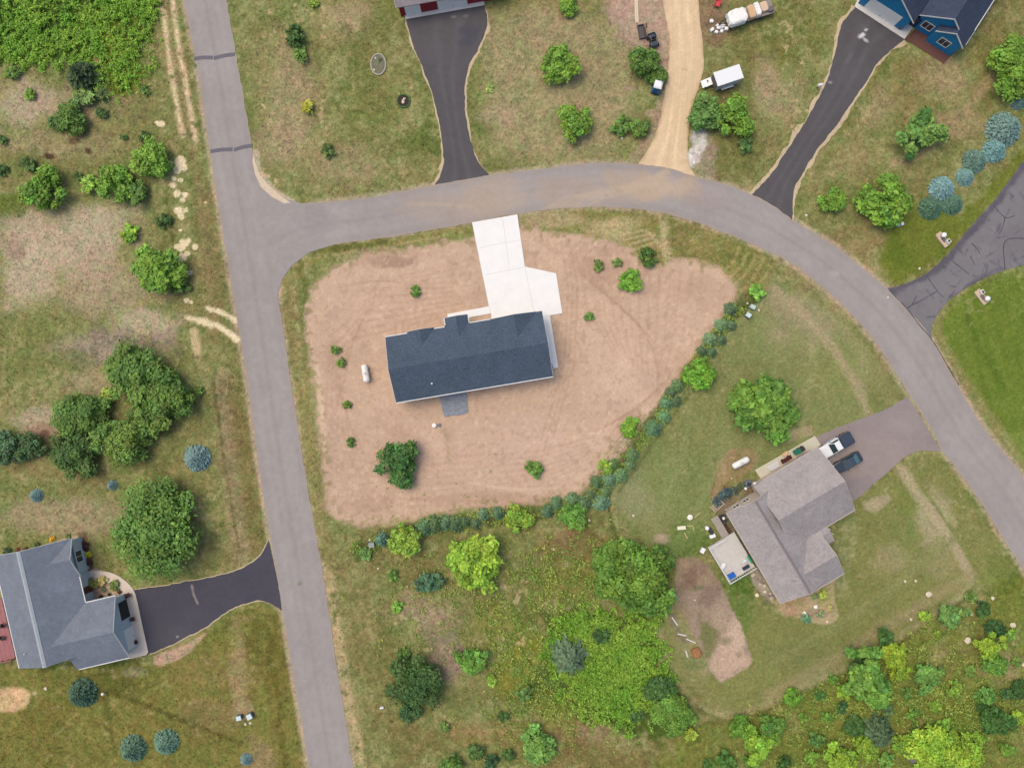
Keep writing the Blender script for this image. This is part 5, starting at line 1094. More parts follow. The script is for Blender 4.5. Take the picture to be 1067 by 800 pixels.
# ---------------------------------------------------------------- vehicles
RUB = mat('tyre_rubber', (.018,.018,.018), .85); RIM = mat('alloy_rim', (.45,.45,.46), .35, metal=.9)
CAR_W = mat('white_paint', A(240,242,244), .25, .02, coat=.5); CAR_B = mat('blue_black_paint', A(46,56,72), .2, .06, coat=.8); CAR_G = mat('car_glass', (.02,.04,.045), .05, .1, spec=.9)
BLKP = mat('black_plastic', (.02,.02,.022), .6); CHROME = mat('chrome', (.55,.56,.58), .2, metal=1.0); LAMPG = mat('lamp_glass', (.7,.7,.68), .15); REDL = mat('red_lamp', (.4,.02,.02), .2)
def wheel(root, x, y, r, w, name='wheel'):
    mb = MB()
    pts = [(w*-.5, r*.8), (w*-.5, r*.94), (w*-.36, r), (w*.36, r), (w*.5, r*.94), (w*.5, r*.8)]
    rings = [[(x+R_*math.cos(t), y+o, r+R_*math.sin(t)) for t in np.linspace(0, 2*math.pi, 20, endpoint=False)] for o, R_ in pts]
    mb.loft(rings); wo = mb.build(name, RUB, root)
    sg = 1 if y > 0 else -1; mb = MB()
    rings = [[(x+R_*math.cos(t), y+sg*o, r+R_*math.sin(t)) for t in np.linspace(0, 2*math.pi, 16, endpoint=False)] for o, R_ in ((w*.3, r*.66), (w*.515, r*.66), (w*.50, r*.2))]
    mb.loft(rings).build('rim', RIM, wo)
def section_loft(mb, prof):
    """prof: (x, half width at sill, half width at top, z bottom, z top)"""
    rings = []
    for x, wb, wt, z0, z1 in prof:
        rings.append([(x,-wb*.92,z0),(x,-wb,z0+.25*(z1-z0)),(x,-wb,z0+.62*(z1-z0)),(x,-wt,z1-.05*(z1-z0)),(x,-wt*.82,z1),(x,wt*.82,z1),(x,wt,z1-.05*(z1-z0)),(x,wb,z0+.62*(z1-z0)),(x,wb,z0+.25*(z1-z0)),(x,wb*.92,z0)])
    return mb.loft(rings)
def quadpanel(mb, a, b, c, d, t=.02):
    a, b, c, d = map(Vector, (a, b, c, d)); n_ = (b-a).cross(d-a).normalized()*t
    return mb.add([a+n_, b+n_, c+n_, d+n_, a-n_*.3, b-n_*.3, c-n_*.3, d-n_*.3], [(0,1,2,3),(7,6,5,4),(0,4,5,1),(1,5,6,2),(2,6,7,3),(3,7,4,0)])
# pickup: front points along -x
x, y = W(871, 464.2, .9)
t = empty('pickup_truck', (x, y, .012), R(30), 'white pickup truck with dark covered bed on the drive of the brown-roofed house', 'pickup truck')
mb = MB(); section_loft(mb, [(-2.72,.70,.62,.45,.92),(-2.60,.90,.84,.36,1.02),(-1.9,.93,.88,.33,1.10),(-1.05,.94,.90,.33,1.14),(-.95,.94,.88,.33,1.14),(.75,.94,.88,.33,1.14)]); mb.build('body', CAR_W, t, smooth=False)
mb = MB(); section_loft(mb, [(.78,.94,.92,.40,1.16),(2.62,.94,.92,.42,1.16),(2.72,.90,.88,.45,1.12)]); mb.build('truck_bed', CAR_B, t)
mb = MB(); mb.box(.86, 2.58, -.80, .80, 1.165, 1.20); mb.build('bed_cover', mat('bed_cover', A(52,64,86), .6, .08), t, bevel=.02)
mb = MB(); rings = []
for z, x0, x1, w_ in ((1.142,-1.02,.72,.82),(1.50,-.62,.60,.74),(1.74,-.32,.50,.66),(1.78,-.22,.42,.60)): rings.append([(x0,-w_,z),(x1,-w_,z),(x1,w_,z),(x0,w_,z)])
mb.loft(rings).build('cab', CAR_W, t)
mb = MB(); quadpanel(mb, (-1.0,-.76,1.17),(-1.0,.76,1.17),(-.36,.62,1.71),(-.36,-.62,1.71), -.03); mb.build('windscreen', CAR_G, t)
mb = MB(); quadpanel(mb, (.71,.70,1.2),(.71,-.70,1.2),(.53,-.6,1.68),(.53,.6,1.68), -.03); mb.build('rear_window', CAR_G, t)
for sg in (-1, 1):
    mb = MB(); quadpanel(mb, (-.80,sg*.815,1.18),(.62,sg*.815,1.18),(.46,sg*.69,1.66),(-.34,sg*.69,1.66), -.03*sg*-1); mb.build('side_window', CAR_G, t)
    mb = MB(); mb.box(-.72,-.56,sg*.95 if sg > 0 else -1.17,1.17 if sg > 0 else -.95,1.12,1.30); mb.build('mirror', CHROME, t, bevel=.03)
    mb = MB(); mb.box(-2.72,-2.55,sg*.62-.16,sg*.62+.16,.74,.90); mb.build('headlight', LAMPG, t, bevel=.03)
    mb = MB(); mb.box(2.68,2.745,sg*.80-.07,sg*.80+.07,.72,1.02); mb.build('tail_light', REDL, t)
    mb = MB(); mb.box(-.95,.95,min(sg*.93,sg*1.08),max(sg*.93,sg*1.08),.36,.42); mb.build('running_board', CHROME, t)
    for xx in (-1.75, 1.75): wheel(t, xx, sg*.82, .40, .26)
mb = MB(); mb.box(-2.82,-2.66,-.92,.92,.40,.62); mb.build('bumper', CHROME, t, bevel=.03)
mb = MB(); mb.box(2.66,2.84,-.92,.92,.42,.60); mb.build('bumper', CHROME, t, bevel=.03)
mb = MB(); mb.box(-2.74,-2.66,-.45,.45,.66,.90); mb.build('grille', BLKP, t)
# sedan
x, y = W(883.7, 481.8, .7)
t = empty('sedan_car', (x, y, .012), R(29), 'dark blue-black sedan beside the pickup on the drive of the brown-roofed house', 'car')
mb = MB(); section_loft(mb, [(-2.2,.62,.52,.36,.60),(-2.08,.82,.74,.26,.70),(-1.5,.86,.80,.22,.80),(-.85,.87,.82,.22,.88),(1.35,.87,.82,.22,.90),(2.0,.84,.76,.26,.86),(2.18,.70,.60,.34,.76)]); mb.build('body', CAR_B, t)
mb = MB(); rings = []
for z, x0, x1, w_ in ((.86,-1.0,1.58,.76),(1.15,-.42,1.12,.68),(1.33,-.05,.75,.60),(1.37,.08,.62,.54)): rings.append([(x0,-w_,z),(x1,-w_,z),(x1,w_,z),(x0,w_,z)])
mb.loft(rings).build('cabin', mat('sedan_roof', A(58,72,88), .2, .05, coat=.8), t)
TEALG = mat('tinted_glass', A(70,104,110), .06, .1, spec=.9)
mb = MB(); quadpanel(mb, (-.98,-.70,.90),(-.98,.70,.90),(-.10,.58,1.31),(-.10,-.58,1.31), -.03); mb.build('windscreen', CAR_G, t)
mb = MB(); quadpanel(mb, (1.55,.70,.90),(1.55,-.70,.90),(.80,-.58,1.31),(.80,.58,1.31), -.03); mb.build('rear_window', TEALG, t)
for sg in (-1, 1):
    mb = MB(); quadpanel(mb, (-.72,sg*.755,.92),(1.2,sg*.755,.92),(.74,sg*.635,1.28),(-.08,sg*.635,1.28), .03*sg); mb.build('side_window', CAR_G, t)
    mb = MB(); mb.box(-.62,-.48,min(sg*.86,sg*1.0),max(sg*.86,sg*1.0),.92,1.03); mb.build('mirror', CAR_B, t, bevel=.02)
    mb = MB(); mb.box(-2.16,-2.02,sg*.58-.14,sg*.58+.14,.56,.68); mb.build('headlight', LAMPG, t, bevel=.02)
    mb = MB(); mb.box(2.08,2.17,sg*.56-.13,sg*.56+.13,.66,.78); mb.build('tail_light', REDL, t)
    for xx in (-1.35, 1.3): wheel(t, xx, sg*.76, .32, .21)
# enclosed cargo trailer
x, y = W(759.2, 78.6, 2.3)
t = empty('cargo_trailer', (x, y, 0), R(18.5), 'white enclosed cargo trailer with its end door swung open, above the paler round tree', 'trailer')
TW = mat('trailer_white', A(238,240,242), .45, .03)
mb = MB(); mb.prism([(-1.95,-1.03),(1.95,-1.03),(1.95,1.03),(-1.95,1.03)], 'z', .55, 2.24); mb.build('box_body', mat('trailer_side', A(196,198,200), .5, .05), t, bevel=.03)
mb = MB(); mb.box(-2.0, 2.0, -1.06, 1.06, 2.245, 2.33); mb.build('roof', TW, t, bevel=.03)
mb = MB(); mb.box(-1.99,-1.953,-.93,.93,.66,2.14); mb.build('doorway_shade', mat('trailer_inside_shade', A(96,92,88), .8), t)  # dark panel over the end wall, paints the shade inside the trailer
mb = MB(); mb.obox((-2.50,.52,.62), 1.9, 1.1, .06, R(0), R(14)); dr = mb.build('end_door', TW, t)
mb = MB(); mb.box(-2.7,-2.5,.55,.75,.9,.95); mb.build('handle', BLKP, dr)
mb = MB(); mb.tube([(-1.9,-.5,.5),(-3.2,0,.5)], .05, 6); mb.tube([(-1.9,.5,.5),(-3.1,0.02,.5)], .05, 6); mb.build('tow_bar', BLKP, t)
for sg in (-1, 1):
    for xx in (-.42, .42): wheel(t, xx, sg*1.12, .34, .2)
    mb = MB(); mb.prism([(-.95,.55),(-.80,.80),(.80,.80),(.95,.55),(.88,.55),(.76,.74),(-.76,.74),(-.88,.55)], 'y', *sorted((sg*1.04, sg*1.30))); mb.build('mudguard', TW, t)
# flatbed trailer and its load
x, y = W(781, 13.5, 1.0)
t = empty('flatbed_trailer', (x, y, 0), R(18), 'long flatbed trailer loaded with white and tan bundles, cut by the top edge', 'trailer')
mb = MB(); mb.box(-3.5, 3.6, -1.05, 1.05, .72, .84); mb.build('deck', mat('trailer_deck', A(150,140,132), .8, .1), t)
mb = MB(); mb.tube([(-3.4,-.4,.7),(-4.7,0,.6)], .06, 6); mb.tube([(-3.4,.4,.7),(-4.65,.02,.6)], .06, 6); mb.build('tow_bar', BLKP, t)
for sg in (-1, 1):
    for xx in (.3, 1.3): wheel(t, xx, sg*.9, .33, .2)
    mb = MB(); mb.box(-3.5,3.6,min(sg*1.06,sg*1.12),max(sg*1.06,sg*1.12),.66,.86); mb.build('side_rail', BLKP, t)
TARP = mat('white_sheet', A(246,244,240), .6, .05, 1.0, bump=.5, bscale=2.0); PLY = mat('raw_plywood', A(214,178,140), .8, .10)
def lump(name, cx, cy, z, l, w_, h_, ang, m, label, cat, group=None, seed=0, amp=.06):
    """soft bundle: rounded block with uneven top"""
    mb = MB(); rg = random.Random(seed); nx, ny = 8, 6; top = []; 
    rings = []
    for f, sc in ((0, .98), (.55, 1.0), (.88, .95), (1.0, .80)):
        ring = []
        for i in range(20):
            a = 2*math.pi*i/20; ca, sa = math.cos(a), math.sin(a)
            q = max(abs(ca), abs(sa)); rr = 1/(abs(ca)**5+abs(sa)**5)**.2
            ring.append((l/2*ca*rr*sc+rg.uniform(-amp, amp), w_/2*sa*rr*sc+rg.uniform(-amp, amp), h_*f+(rg.uniform(-amp, amp) if f > .5 else 0)))
        rings.append(ring)
    mb.loft(rings); o = mb.build(name, m, smooth=False); x, y = W(cx, cy, z+h_*.6); o.location = (x, y, z); o.rotation_euler.z = R(ang)
    return tag(o, label, cat, group)
lump('tarp_bundle', 768.5, 17.5, .84, 2.9, 2.15, 1.1, 18, TARP, 'big white sheet-covered bundle on the towing end of the flatbed trailer', 'bundle', None, 1, .07)
lump('plywood_stack', 783, 12.5, .84, 1.1, 2.0, .85, 18, PLY, 'tan plywood stack between two white bundles on the flatbed trailer', 'plywood stack', None, 2, .01)
lump('tarp_bundle', 789, 10.0, .84, .75, 2.05, 1.0, 18, TARP, 'narrow white sheet-covered bundle behind the plywood on the flatbed trailer', 'bundle', None, 3, .05)
lump('plywood_stack', 796, 7.0, .84, 1.15, 1.5, .5, 18, mat('pale_plywood', A(220,192,162), .8, .1), 'pale plywood stack on the rear of the flatbed trailer', 'plywood stack', None, 4, .01)
lump('window_crate', 803, 9.5, .84, .9, .8, .35, 18, mat('grey_crate', A(110,104,112), .6, .15), 'grey crate at the rear corner of the flatbed trailer', 'crate', None, 5, .01)
FOAM = mat('white_foam', A(246,246,244), .8, .03)
for i, (px, py, l, w_, a) in enumerate([(741.5,22,.55,.5,10),(742,31,.6,.45,40),(746.5,33.5,.5,.4,-20),(749,29,.6,.5,15),(753,27,.7,.6,50),(757,30,.6,.5,-10),(752,32.5,.5,.45,70),(747.5,26.5,.4,.35,30)]):
    lump('foam_block', px, py, 0, l, w_, .28+.05*(i % 3), a, FOAM, 'white foam block strewn on the ground at the towing end of the flatbed trailer', 'foam block', 'foam blocks by the flatbed trailer', 10+i, .04)
lump('foam_block', 741, 22.5, 0, .01, .01, .01, 0, FOAM, 'x', 'x') if False else None
# red wheelbarrow at the top edge
x, y = W(748, 3, .5)
t = empty('wheelbarrow', (x, y, 0), R(70), 'red wheelbarrow cut by the top edge beside the sand drive', 'wheelbarrow')
REDP = mat('red_paint', A(214,74,84), .5, .1)
MB().loft([[(-.35,-.28,.30),(.35,-.22,.30),(.35,.22,.30),(-.35,.28,.30)],[(-.6,-.42,.62),(.55,-.36,.62),(.55,.36,.62),(-.6,.42,.62)],[(-.56,-.38,.62),(.51,-.32,.62),(.51,.32,.62),(-.56,.38,.62)],[(-.33,-.25,.34),(.33,-.19,.34),(.33,.19,.34),(-.33,.25,.34)]]).build('tray', REDP, t)
for sg in (-1, 1): mb = MB(); mb.tube([(.7,sg*.1,.22),(-.5,sg*.27,.28),(-1.1,sg*.30,.55)], .02, 6); mb.build('handle', BLKP, t)
wheel(t, .68, .01, .2, .1)
# portable toilet
x, y = W(684.5, 93.0, 0)
x, y = W(686.2, 88.2, 2.2)
t = empty('portable_toilet', (x, y, 0), R(-14), 'blue portable toilet with a white roof beside the sand drive', 'portable toilet')
BLUP = mat('blue_plastic', A(30,134,196), .5, .06)
MB().box(-.55,.55,-.55,.55,.05,2.1).build('cabin', BLUP, t, bevel=.05)
mb = MB(); mb.loft([[(-.60,-.60,2.102),(.60,-.60,2.102),(.60,.60,2.102),(-.60,.60,2.102)],[(-.58,-.58,2.2),(.58,-.58,2.2),(.58,.58,2.2),(-.58,.58,2.2)],[(-.40,-.40,2.34),(.40,-.40,2.34),(.40,.40,2.34),(-.40,.40,2.34)]]); mb.build('roof', mat('white_plastic', A(244,244,246), .45, .03), t)
mb = MB(); mb.box(-.36,.36,-.60,-.552,.16,1.96); d_ = mb.build('door', mat('dark_blue_plastic', A(14,84,134), .5), t)
mb = MB(); mb.box(.24,.32,-.64,-.602,1.0,1.1); mb.build('handle', WHITE, d_)
mb = MB(); mb.tube([(.4,.4,2.2),(.4,.4,2.7)], .06, 8); mb.build('vent_pipe', BLKP, t)
mb = MB(); mb.box(-.62,.62,-.62,.62,0,.048); mb.build('base', BLKP, t)
# dark utility vehicle and its neighbours on the bare dirt
x, y = W(680.8, 41.5, .8)
t = empty('utility_vehicle', (x, y, 0), R(108), 'small dark open utility vehicle parked on bare dirt by the sand drive', 'utility vehicle')
DKP = mat('dark_slate_paint', A(58,68,84), .4, .1)
mb = MB(); section_loft(mb, [(-.95,.45,.40,.40,.72),(-.8,.55,.5,.35,.82),(-.35,.58,.54,.32,.84)]); mb.build('bonnet', DKP, t)
mb = MB(); mb.box(-.33,.25,-.55,.55,.34,.42); mb.build('floor_pan', BLKP, t)
mb = MB(); mb.box(.0,.32,-.5,.5,.422,.62); mb.box(.26,.36,-.5,.5,.622,1.0); mb.build('seat', BLKP, t, bevel=.03)
mb = MB(); mb.box(.40,1.05,-.55,.55,.55,.60); mb.box(.40,1.05,-.56,-.52,.602,.82); mb.box(.40,1.05,.52,.56,.602,.82); mb.box(1.01,1.05,-.518,.518,.602,.82); mb.build('cargo_box', DKP, t)
for sg in (-1, 1):
    mb = MB(); mb.tube([(-.35,sg*.52,.8),(-.2,sg*.5,1.45),(.35,sg*.5,1.45),(.42,sg*.52,.85)], .03, 6); mb.build('roll_bar', mat('pale_bar', A(150,156,166), .4), t)
    for xx in (-.65, .75): wheel(t, xx, sg*.62, .29, .22)
x, y = W(668.4, 33, .3)
t = empty('skid_steer_bucket', (x, y, 0), R(100), 'dark grey shallow bucket lying on bare dirt beside the utility vehicle', 'bucket')
BKT = mat('bucket_steel', A(86,78,80), .7, .15)
MB().loft([[(-1.0,-.45,.02),(1.0,-.45,.02),(1.0,.45,.02),(-1.0,.45,.02)],[(-1.02,-.48,.5),(1.02,-.48,.5),(1.02,.48,.32),(-1.02,.48,.32)],[(-.94,-.40,.5),(.94,-.40,.5),(.94,.42,.32),(-.94,.42,.32)],[(-.9,-.36,.14),(.9,-.36,.14),(.9,.38,.12),(-.9,.38,.12)]]).build('shell', BKT, t)
mb = MB(); mb.box(-.6,.6,-.60,-.482,.1,.42); mb.build('hitch_plate', BLKP, t)
x, y = W(673.5, 26.5, .1)
tag(MB().obox((x, y, -.02), .7, .12, .16, R(95)).build('timber_offcut', mat('dark_timber', A(96,78,66), .9)), 'short dark timber offcut beside the grey bucket on bare dirt', 'timber')
for px, py, l, a, w_, tt in [(664, 8, 4.6, 92, .55, 'long pale plank pair lying on bare dirt above the grey bucket'),]:
    x, y = W(px, py); o = MB().obox((0,0,.0), l, w_*.45, .07).obox((0,w_*.5,.0), l*.96, w_*.45, .07).build('plank', mat('pale_plank', A(224,204,178), .85, .08)); o.location = (x, y, -.01); o.rotation_euler.z = R(a); tag(o, tt, 'plank')
# propane tanks
def tank(px, py, ang, L, r, label):
    x, y = W(px, py, .75); t = empty('propane_tank', (x, y, -.02), R(ang), label, 'propane tank', 'white propane tanks')
    rings = []; n_ = 16
    prof = [(-L/2, .02), (-L/2+.03, r*.45), (-L/2+.12, r*.78), (-L/2+.28, r*.96), (-L/2+.42, r), (L/2-.42, r), (L/2-.28, r*.96), (L/2-.12, r*.78), (L/2-.03, r*.45), (L/2, .02)]
    for xx, rr in prof: rings.append([(xx, rr*math.cos(a), .25+r+rr*math.sin(a)) for a in np.linspace(0, 2*math.pi, n_, endpoint=False)])
    MB().loft(rings).build('vessel', mat('tank_white', A(240,238,232), .4, .04), t, smooth=True)
    MB().lathe([(.2,0),(.2,.16),(.14,.22)], 14, (0, 0, .25+2*r-.03)).build('dome', mat('dome_grey', A(214,214,212), .5), t)
    for xx in (-L*.28, L*.28): MB().box(xx-.12, xx+.12, -r*.7, r*.7, 0, .33).build('foot', mat('pale_block', A(180,176,170), .9), t)
tank(380.7, 389, 100, 2.7, .48, 'white propane tank on bare soil beside the navy-roofed house')
tank(772, 482, 28, 2.75, .48, 'white propane tank in the brown bed behind the brown-roofed house')
# septic risers / well on the bare lot
x, y = W(452.4, 443.2, .3)
t = empty('well_head', (x, y, -.03), 0, 'white capped well head on bare soil below the dark patio', 'well head')
MB().lathe([(.30,0),(.30,.30)], 16).build('riser', mat('riser', A(200,198,194), .6), t); MB().lathe([(.34,.302),(.34,.37),(.2,.42)], 16).build('cap', mat('cap_white', A(244,242,236), .5, .02), t)
x, y = W(457.8, 443, .15); t = empty('drain_cover', (x, y, -.03), 0, 'grey round drain cover beside the white capped well head', 'drain cover')
MB().lathe([(.30,0),(.30,.14)], 16).build('ring', mat('ring_grey', A(150,140,134), .8), t); MB().lathe([(.26,.142),(.26,.18),(.1,.19)], 16).build('lid', mat('lid_grey', A(128,120,116), .7), t)
for px, py in ((494.5, 419.5),(540.5,430.5),(545.5,451),(547,467),(592,330)):
    pass
# stones: loose pale rocks
STN = mat('pale_stone', A(222,210,184), .9, .10, 3.0, bump=.4)
def rock(px, py, r, label, group, m=STN, seed=0, flat=.6):
    rg = random.Random(seed*7+3); bm = bmesh.new(); bmesh.ops.create_icosphere(bm, subdivisions=2, radius=r)
    for v in bm.verts: v.co *= rg.uniform(.82, 1.12); v.co.z *= flat
    me = bpy.data.meshes.new('rock'); bm.to_mesh(me); bm.free(); me.materials.append(m)
    o = bpy.data.objects.new('rock', me); col.objects.link(o); x, y = W(px, py); o.location = (x, y, r*flat*.35); tag(o, label, 'rock', group)
for i, (px, py, r, tt) in enumerate([(967.5,619,.45,'cream rock at the mown edge where lawn meets the scrub'),(943,605.5,.22,'small cream rock on the lawn edge by the scrub'),(954,605,.2,'smaller cream rock next to another on the lawn edge'),(1008,667,.50,'cream rock beside the grey scrape in the scrub'),(1055,651,.42,'cream rock near the frame by the dark shrubs'),(949,645,.22,'cream rock on open scrub below the lawn edge'),(1034,623,.30,'cream rock by the pale shrub in the scrub'),(1012,639,.28,'cream rock between pale shrubs in the scrub'),(862,647.5,.2,'cream rock in the lawn beside the brown-roofed house bed'),(1066,692,.3,'cream rock cut by the frame in the scrub'),
   (840,224.5,.22,'white rock on the verge below the blue house drive'),(925,310,.18,'pale rock where the curved road meets the cracked drive'),(672,133,.3,'cream rock under the bush pair beside the sand drive'),(648,144,.24,'cream rock on the lawn below the bush pair'),(577,572,.18,'white rock on dry grass below the bottom boundary row'),(614,542,.2,'white rock below the corner of the boundary row'),(660,537,.2,'pale rock on the mown lawn inside the boundary corner'),(958,280,.2,'tan rock in the bright green lawn by the cracked drive'),(48,717,.28,'small white rock below the red deck of the grey-roofed house'),(394,592,.16,'white rock in the meadow near the grey utility box')]):
    rock(px, py, r, tt, 'loose pale rocks', STN, i)
# utility pedestals
PED = mat('pedestal_green', A(186,208,196), .6, .06); PED2 = mat('pedestal_pale', A(206,222,222), .5, .05); PEDB = mat('pedestal_base', A(92,104,98), .8); GRYB = mat('box_grey', A(150,154,152), .6, .06)
def pedestal(px, py, l, w_, h_, ang, m, label, group):
    x, y = W(px, py, h_); t = empty('utility_box', (x, y, -.03), R(ang), label, 'utility box', group)
    MB().box(-l/2-.06, l/2+.06, -w_/2-.06, w_/2+.06, 0, .12).build('base', PEDB, t)
    MB().box(-l/2, l/2, -w_/2, w_/2, .122, h_*.8).build('cabinet', PEDB if m is PED2 else m, t, bevel=.02)
    MB().loft([[(-l/2-.03,-w_/2-.03,h_*.802),(l/2+.03,-w_/2-.03,h_*.802),(l/2+.03,w_/2+.03,h_*.802),(-l/2-.03,w_/2+.03,h_*.802)],[(-l/2,-w_/2,h_),(l/2,-w_/2,h_),(l/2,w_/2,h_),(-l/2,w_/2,h_)]]).build('lid', m, t)
pedestal(785, 319.6, .72, .58, .8, -28, PED, 'pale utility box at the end of the diagonal row, nearer the bright round shrub', 'utility boxes at the diagonal row'); pedestal(780.3, 328.2, .72, .62, .8, -32, PED2, 'pale bluish utility box at the end of the diagonal row, further from the bright shrub', 'utility boxes at the diagonal row')
rock(778.8, 316, .17, 'small white rock on the meadow side of the pale utility boxes', 'rocks by the utility boxes', STN, 31); rock(790.7, 323.5, .2, 'small white rock on the lawn side of the pale utility boxes', 'rocks by the utility boxes', STN, 32)
pedestal(248.3, 748.5, .7, .62, .8, 12, PED2, 'pale utility box west of its twin beside the straight road', 'utility boxes by the straight road'); pedestal(259.4, 747, .75, .72, .9, 28, PED2, 'pale bluish utility box east of its twin beside the straight road', 'utility boxes by the straight road')
rock(256, 754, .2, 'small cream rock in front of the roadside utility boxes, nearer the western one', 'rocks by the roadside boxes', STN, 33); rock(261, 752.8, .24, 'cream rock in front of the roadside utility boxes, nearer the eastern one', 'rocks by the roadside boxes', STN, 34)
pedestal(386.8, 568, .8, .7, .85, 8, GRYB, 'grey utility box beside the last teal evergreen of the bottom row', 'utility boxes'); rock(385.5, 562.5, .22, 'white rock beside the grey utility box near the straight road', 'loose pale rocks', STN, 35)
x, y = W(397.6, 737.5, .4); t = empty('marker_post', (x, y, -.03), R(10), 'small white marker post in the grass strip along the straight road', 'marker post')
MB().box(-.28,.28,-.12,.12,.0,.42).build('slab', mat('marker_white', A(244,244,240), .6), t, bevel=.02); MB().box(-.34,.34,-.18,.18,-.02,.02).build('footing', PEDB, t)
x, y = W(107.6, 722.3, .5); t = empty('marker_stake', (x, y, -.03), R(30), 'white-topped stake on the lawn beside the dark green spruce', 'stake')
MB().tube([(0,0,0),(0,0,.7)], .05, 8).build('stake', mat('stake_wood', A(150,130,110), .9), t) if False else MB().tube([(0,0,0),(0,0,.6)], .06, 8).build('shaft', mat('stake_wood', A(150,130,110), .9), t)
MB().lathe([(.2,.602),(.24,.72),(.16,.86),(.05,.9)], 12).build('cap', mat('cap_white', A(244,242,236), .5), t)
# mailbox by the blue house drive
x, y = W(854.5, 88.6, 1.1); t = empty('mailbox', (x, y, 0), R(15), 'white mailbox on a post at the edge of the blue house drive', 'mailbox')
MB().box(-.06,.06,-.06,.06,0,.98).build('post', mat('post_wood', A(110,90,74), .9), t)
mb = MB(); mb.prism([(-.17,1.0),(.17,1.0),(.17,1.18),(.12,1.28),(0,1.32),(-.12,1.28),(-.17,1.18)], 'x', -.34, .34); bx_ = mb.build('box', mat('mail_white', A(238,240,244), .5), t)
MB().box(.342,.36,-.14,.14,1.02,1.24).build('flap', BLKP, bx_)
x, y = W(938.3, 233.5, .4); t = empty('yard_light', (x, y, 0), R(20), 'white and blue yard fixture at the foot of the dense bright tree', 'yard fixture')
MB().box(-.5,.0,-.3,.3,0,.35).build('basin', mat('pale_blue', A(140,164,178), .6), t, bevel=.05); MB().box(.05,.5,-.28,.22,0,.5).build('hood', mat('fixture_white', A(240,240,238), .5), t, bevel=.05)
# entrance markers of the cracked drive
def entrance(px, py, ang, sgn, label):
    x, y = W(px, py, .3); t = empty('entrance_marker', (x, y, -.03), R(ang), label, 'entrance marker', 'entrance markers of the cracked drive')
    BR = mat('marker_stone', A(206,184,160), .9, .10, 3.0)
    MB().box(-1.2,1.2,-.55,.42,0,.28).build('base', BR, t, bevel=.03)
    MB().box(-.3,.45,-.25,.25,.282,.36).build('step', mat('marker_dark', A(120,104,104), .8), t)
    x0 = -.55*sgn
    MB().lathe([(.14,.282),(.14,.5),(.30,.58),(.40,.80),(.34,1.0),(.15,1.1)], 16, (x0, .12, 0)).build('globe', mat('globe_white', A(248,246,242), .4, .02), t, smooth=True)
    MB().box(.62*sgn-.30,.62*sgn+.30,-.02,.52,.282,.74).build('planter_box', mat('planter_white', A(240,236,230), .6), t, bevel=.03)
    MB().box(.62*sgn-.20,.62*sgn+.20,.08,.42,.742,.76).build('soil', mat('planter_soil', A(96,84,66), .9), t)
entrance(983.3, 249.2, -52, 1, 'pale stone entrance marker with a white globe above the cracked drive'); entrance(1023.8, 309, -52, -1, 'pale stone entrance marker with a white globe below the cracked drive')
# ring beds on the top lawn
x, y = W(394.3, 67.3); t = empty('stone_ring_bed', (x, y, -.03), R(0), 'oval planting bed ringed with pale stone on the top lawn', 'planting bed')
def ring(rx, ry, r0, z, n_, name, m, root):
    mb = MB(); rings = [[((rx+r0*math.cos(b))*math.cos(a), (ry+r0*math.cos(b))*math.sin(a), z+r0*math.sin(b)) for b in np.linspace(0, 2*math.pi, 6, endpoint=False)] for a in np.linspace(0, 2*math.pi, n_)]
    mb.loft(rings, cap=False); return mb.build(name, m, root)
ring(1.1, 1.55, .13, .06, 33, 'stone_border', mat('ring_stone', A(176,172,150), .9, .15, 4.0), t)
MB().lathe([(1.0,.0),(1.0,.06),(.3,.10)], 24).build('gravel', mat('bed_gravel', A(118,116,96), .95, .3, 5.0, bump=.6), t).scale = (1, 1.42, 1)
for px, py, r, c, tt in [(391.8,71.8,1.6,(110,116,84),'sage tuft at the lower end of the stone-ringed bed'),(396,63,2.2,(84,90,66),'dark tuft at the upper end of the stone-ringed bed'),(393,66.5,1.8,(104,110,80),'grey tuft in the middle of the stone-ringed bed')]: plant('shrub',px,py,r,c,tt,'tufts of the ring beds',.8)
rock(391.3, 60.8, .16, 'white stone inside the top of the stone-ringed bed', 'stones of the ring beds', STN, 41); rock(390, 73, .18, 'white stone inside the lower end of the stone-ringed bed', 'stones of the ring beds', STN, 42)
x, y = W(420.5, 105.3); t = empty('tree_ring_bed', (x, y, -.03), 0, 'round dark planting bed with a leafy green rim on the top lawn', 'planting bed')
ring(.95, .95, .12, .05, 25, 'border', mat('rim_green', A(78,108,62), .9, .2, 5.0), t); MB().lathe([(.9,.0),(.9,.07),(.3,.1)], 20).build('soil', mat('bed_soil', A(60,48,38), .95, .2), t)
for px, py, r, i in [(421.3,103.3,.2,1),(420.2,106.8,.24,2),(419.6,104.9,.15,3)]: rock(px, py, r, ['pale rock at the top of the round green-rimmed bed','pale rock at the bottom of the round green-rimmed bed','small pale rock in the middle of the round green-rimmed bed'][i-1], 'stones of the ring beds', STN, 43+i)
x, y = W(420.5, 105.3); plant('shrub',414.2,97.2,2.2,(120,128,70),'straw-green tuft above the round green-rimmed bed','tufts of the ring beds',.6); plant('shrub',510.5,92,4.5,(132,150,72),'pale green tuft on the dry lawn east of the top black drive','tufts of the ring beds',.5)
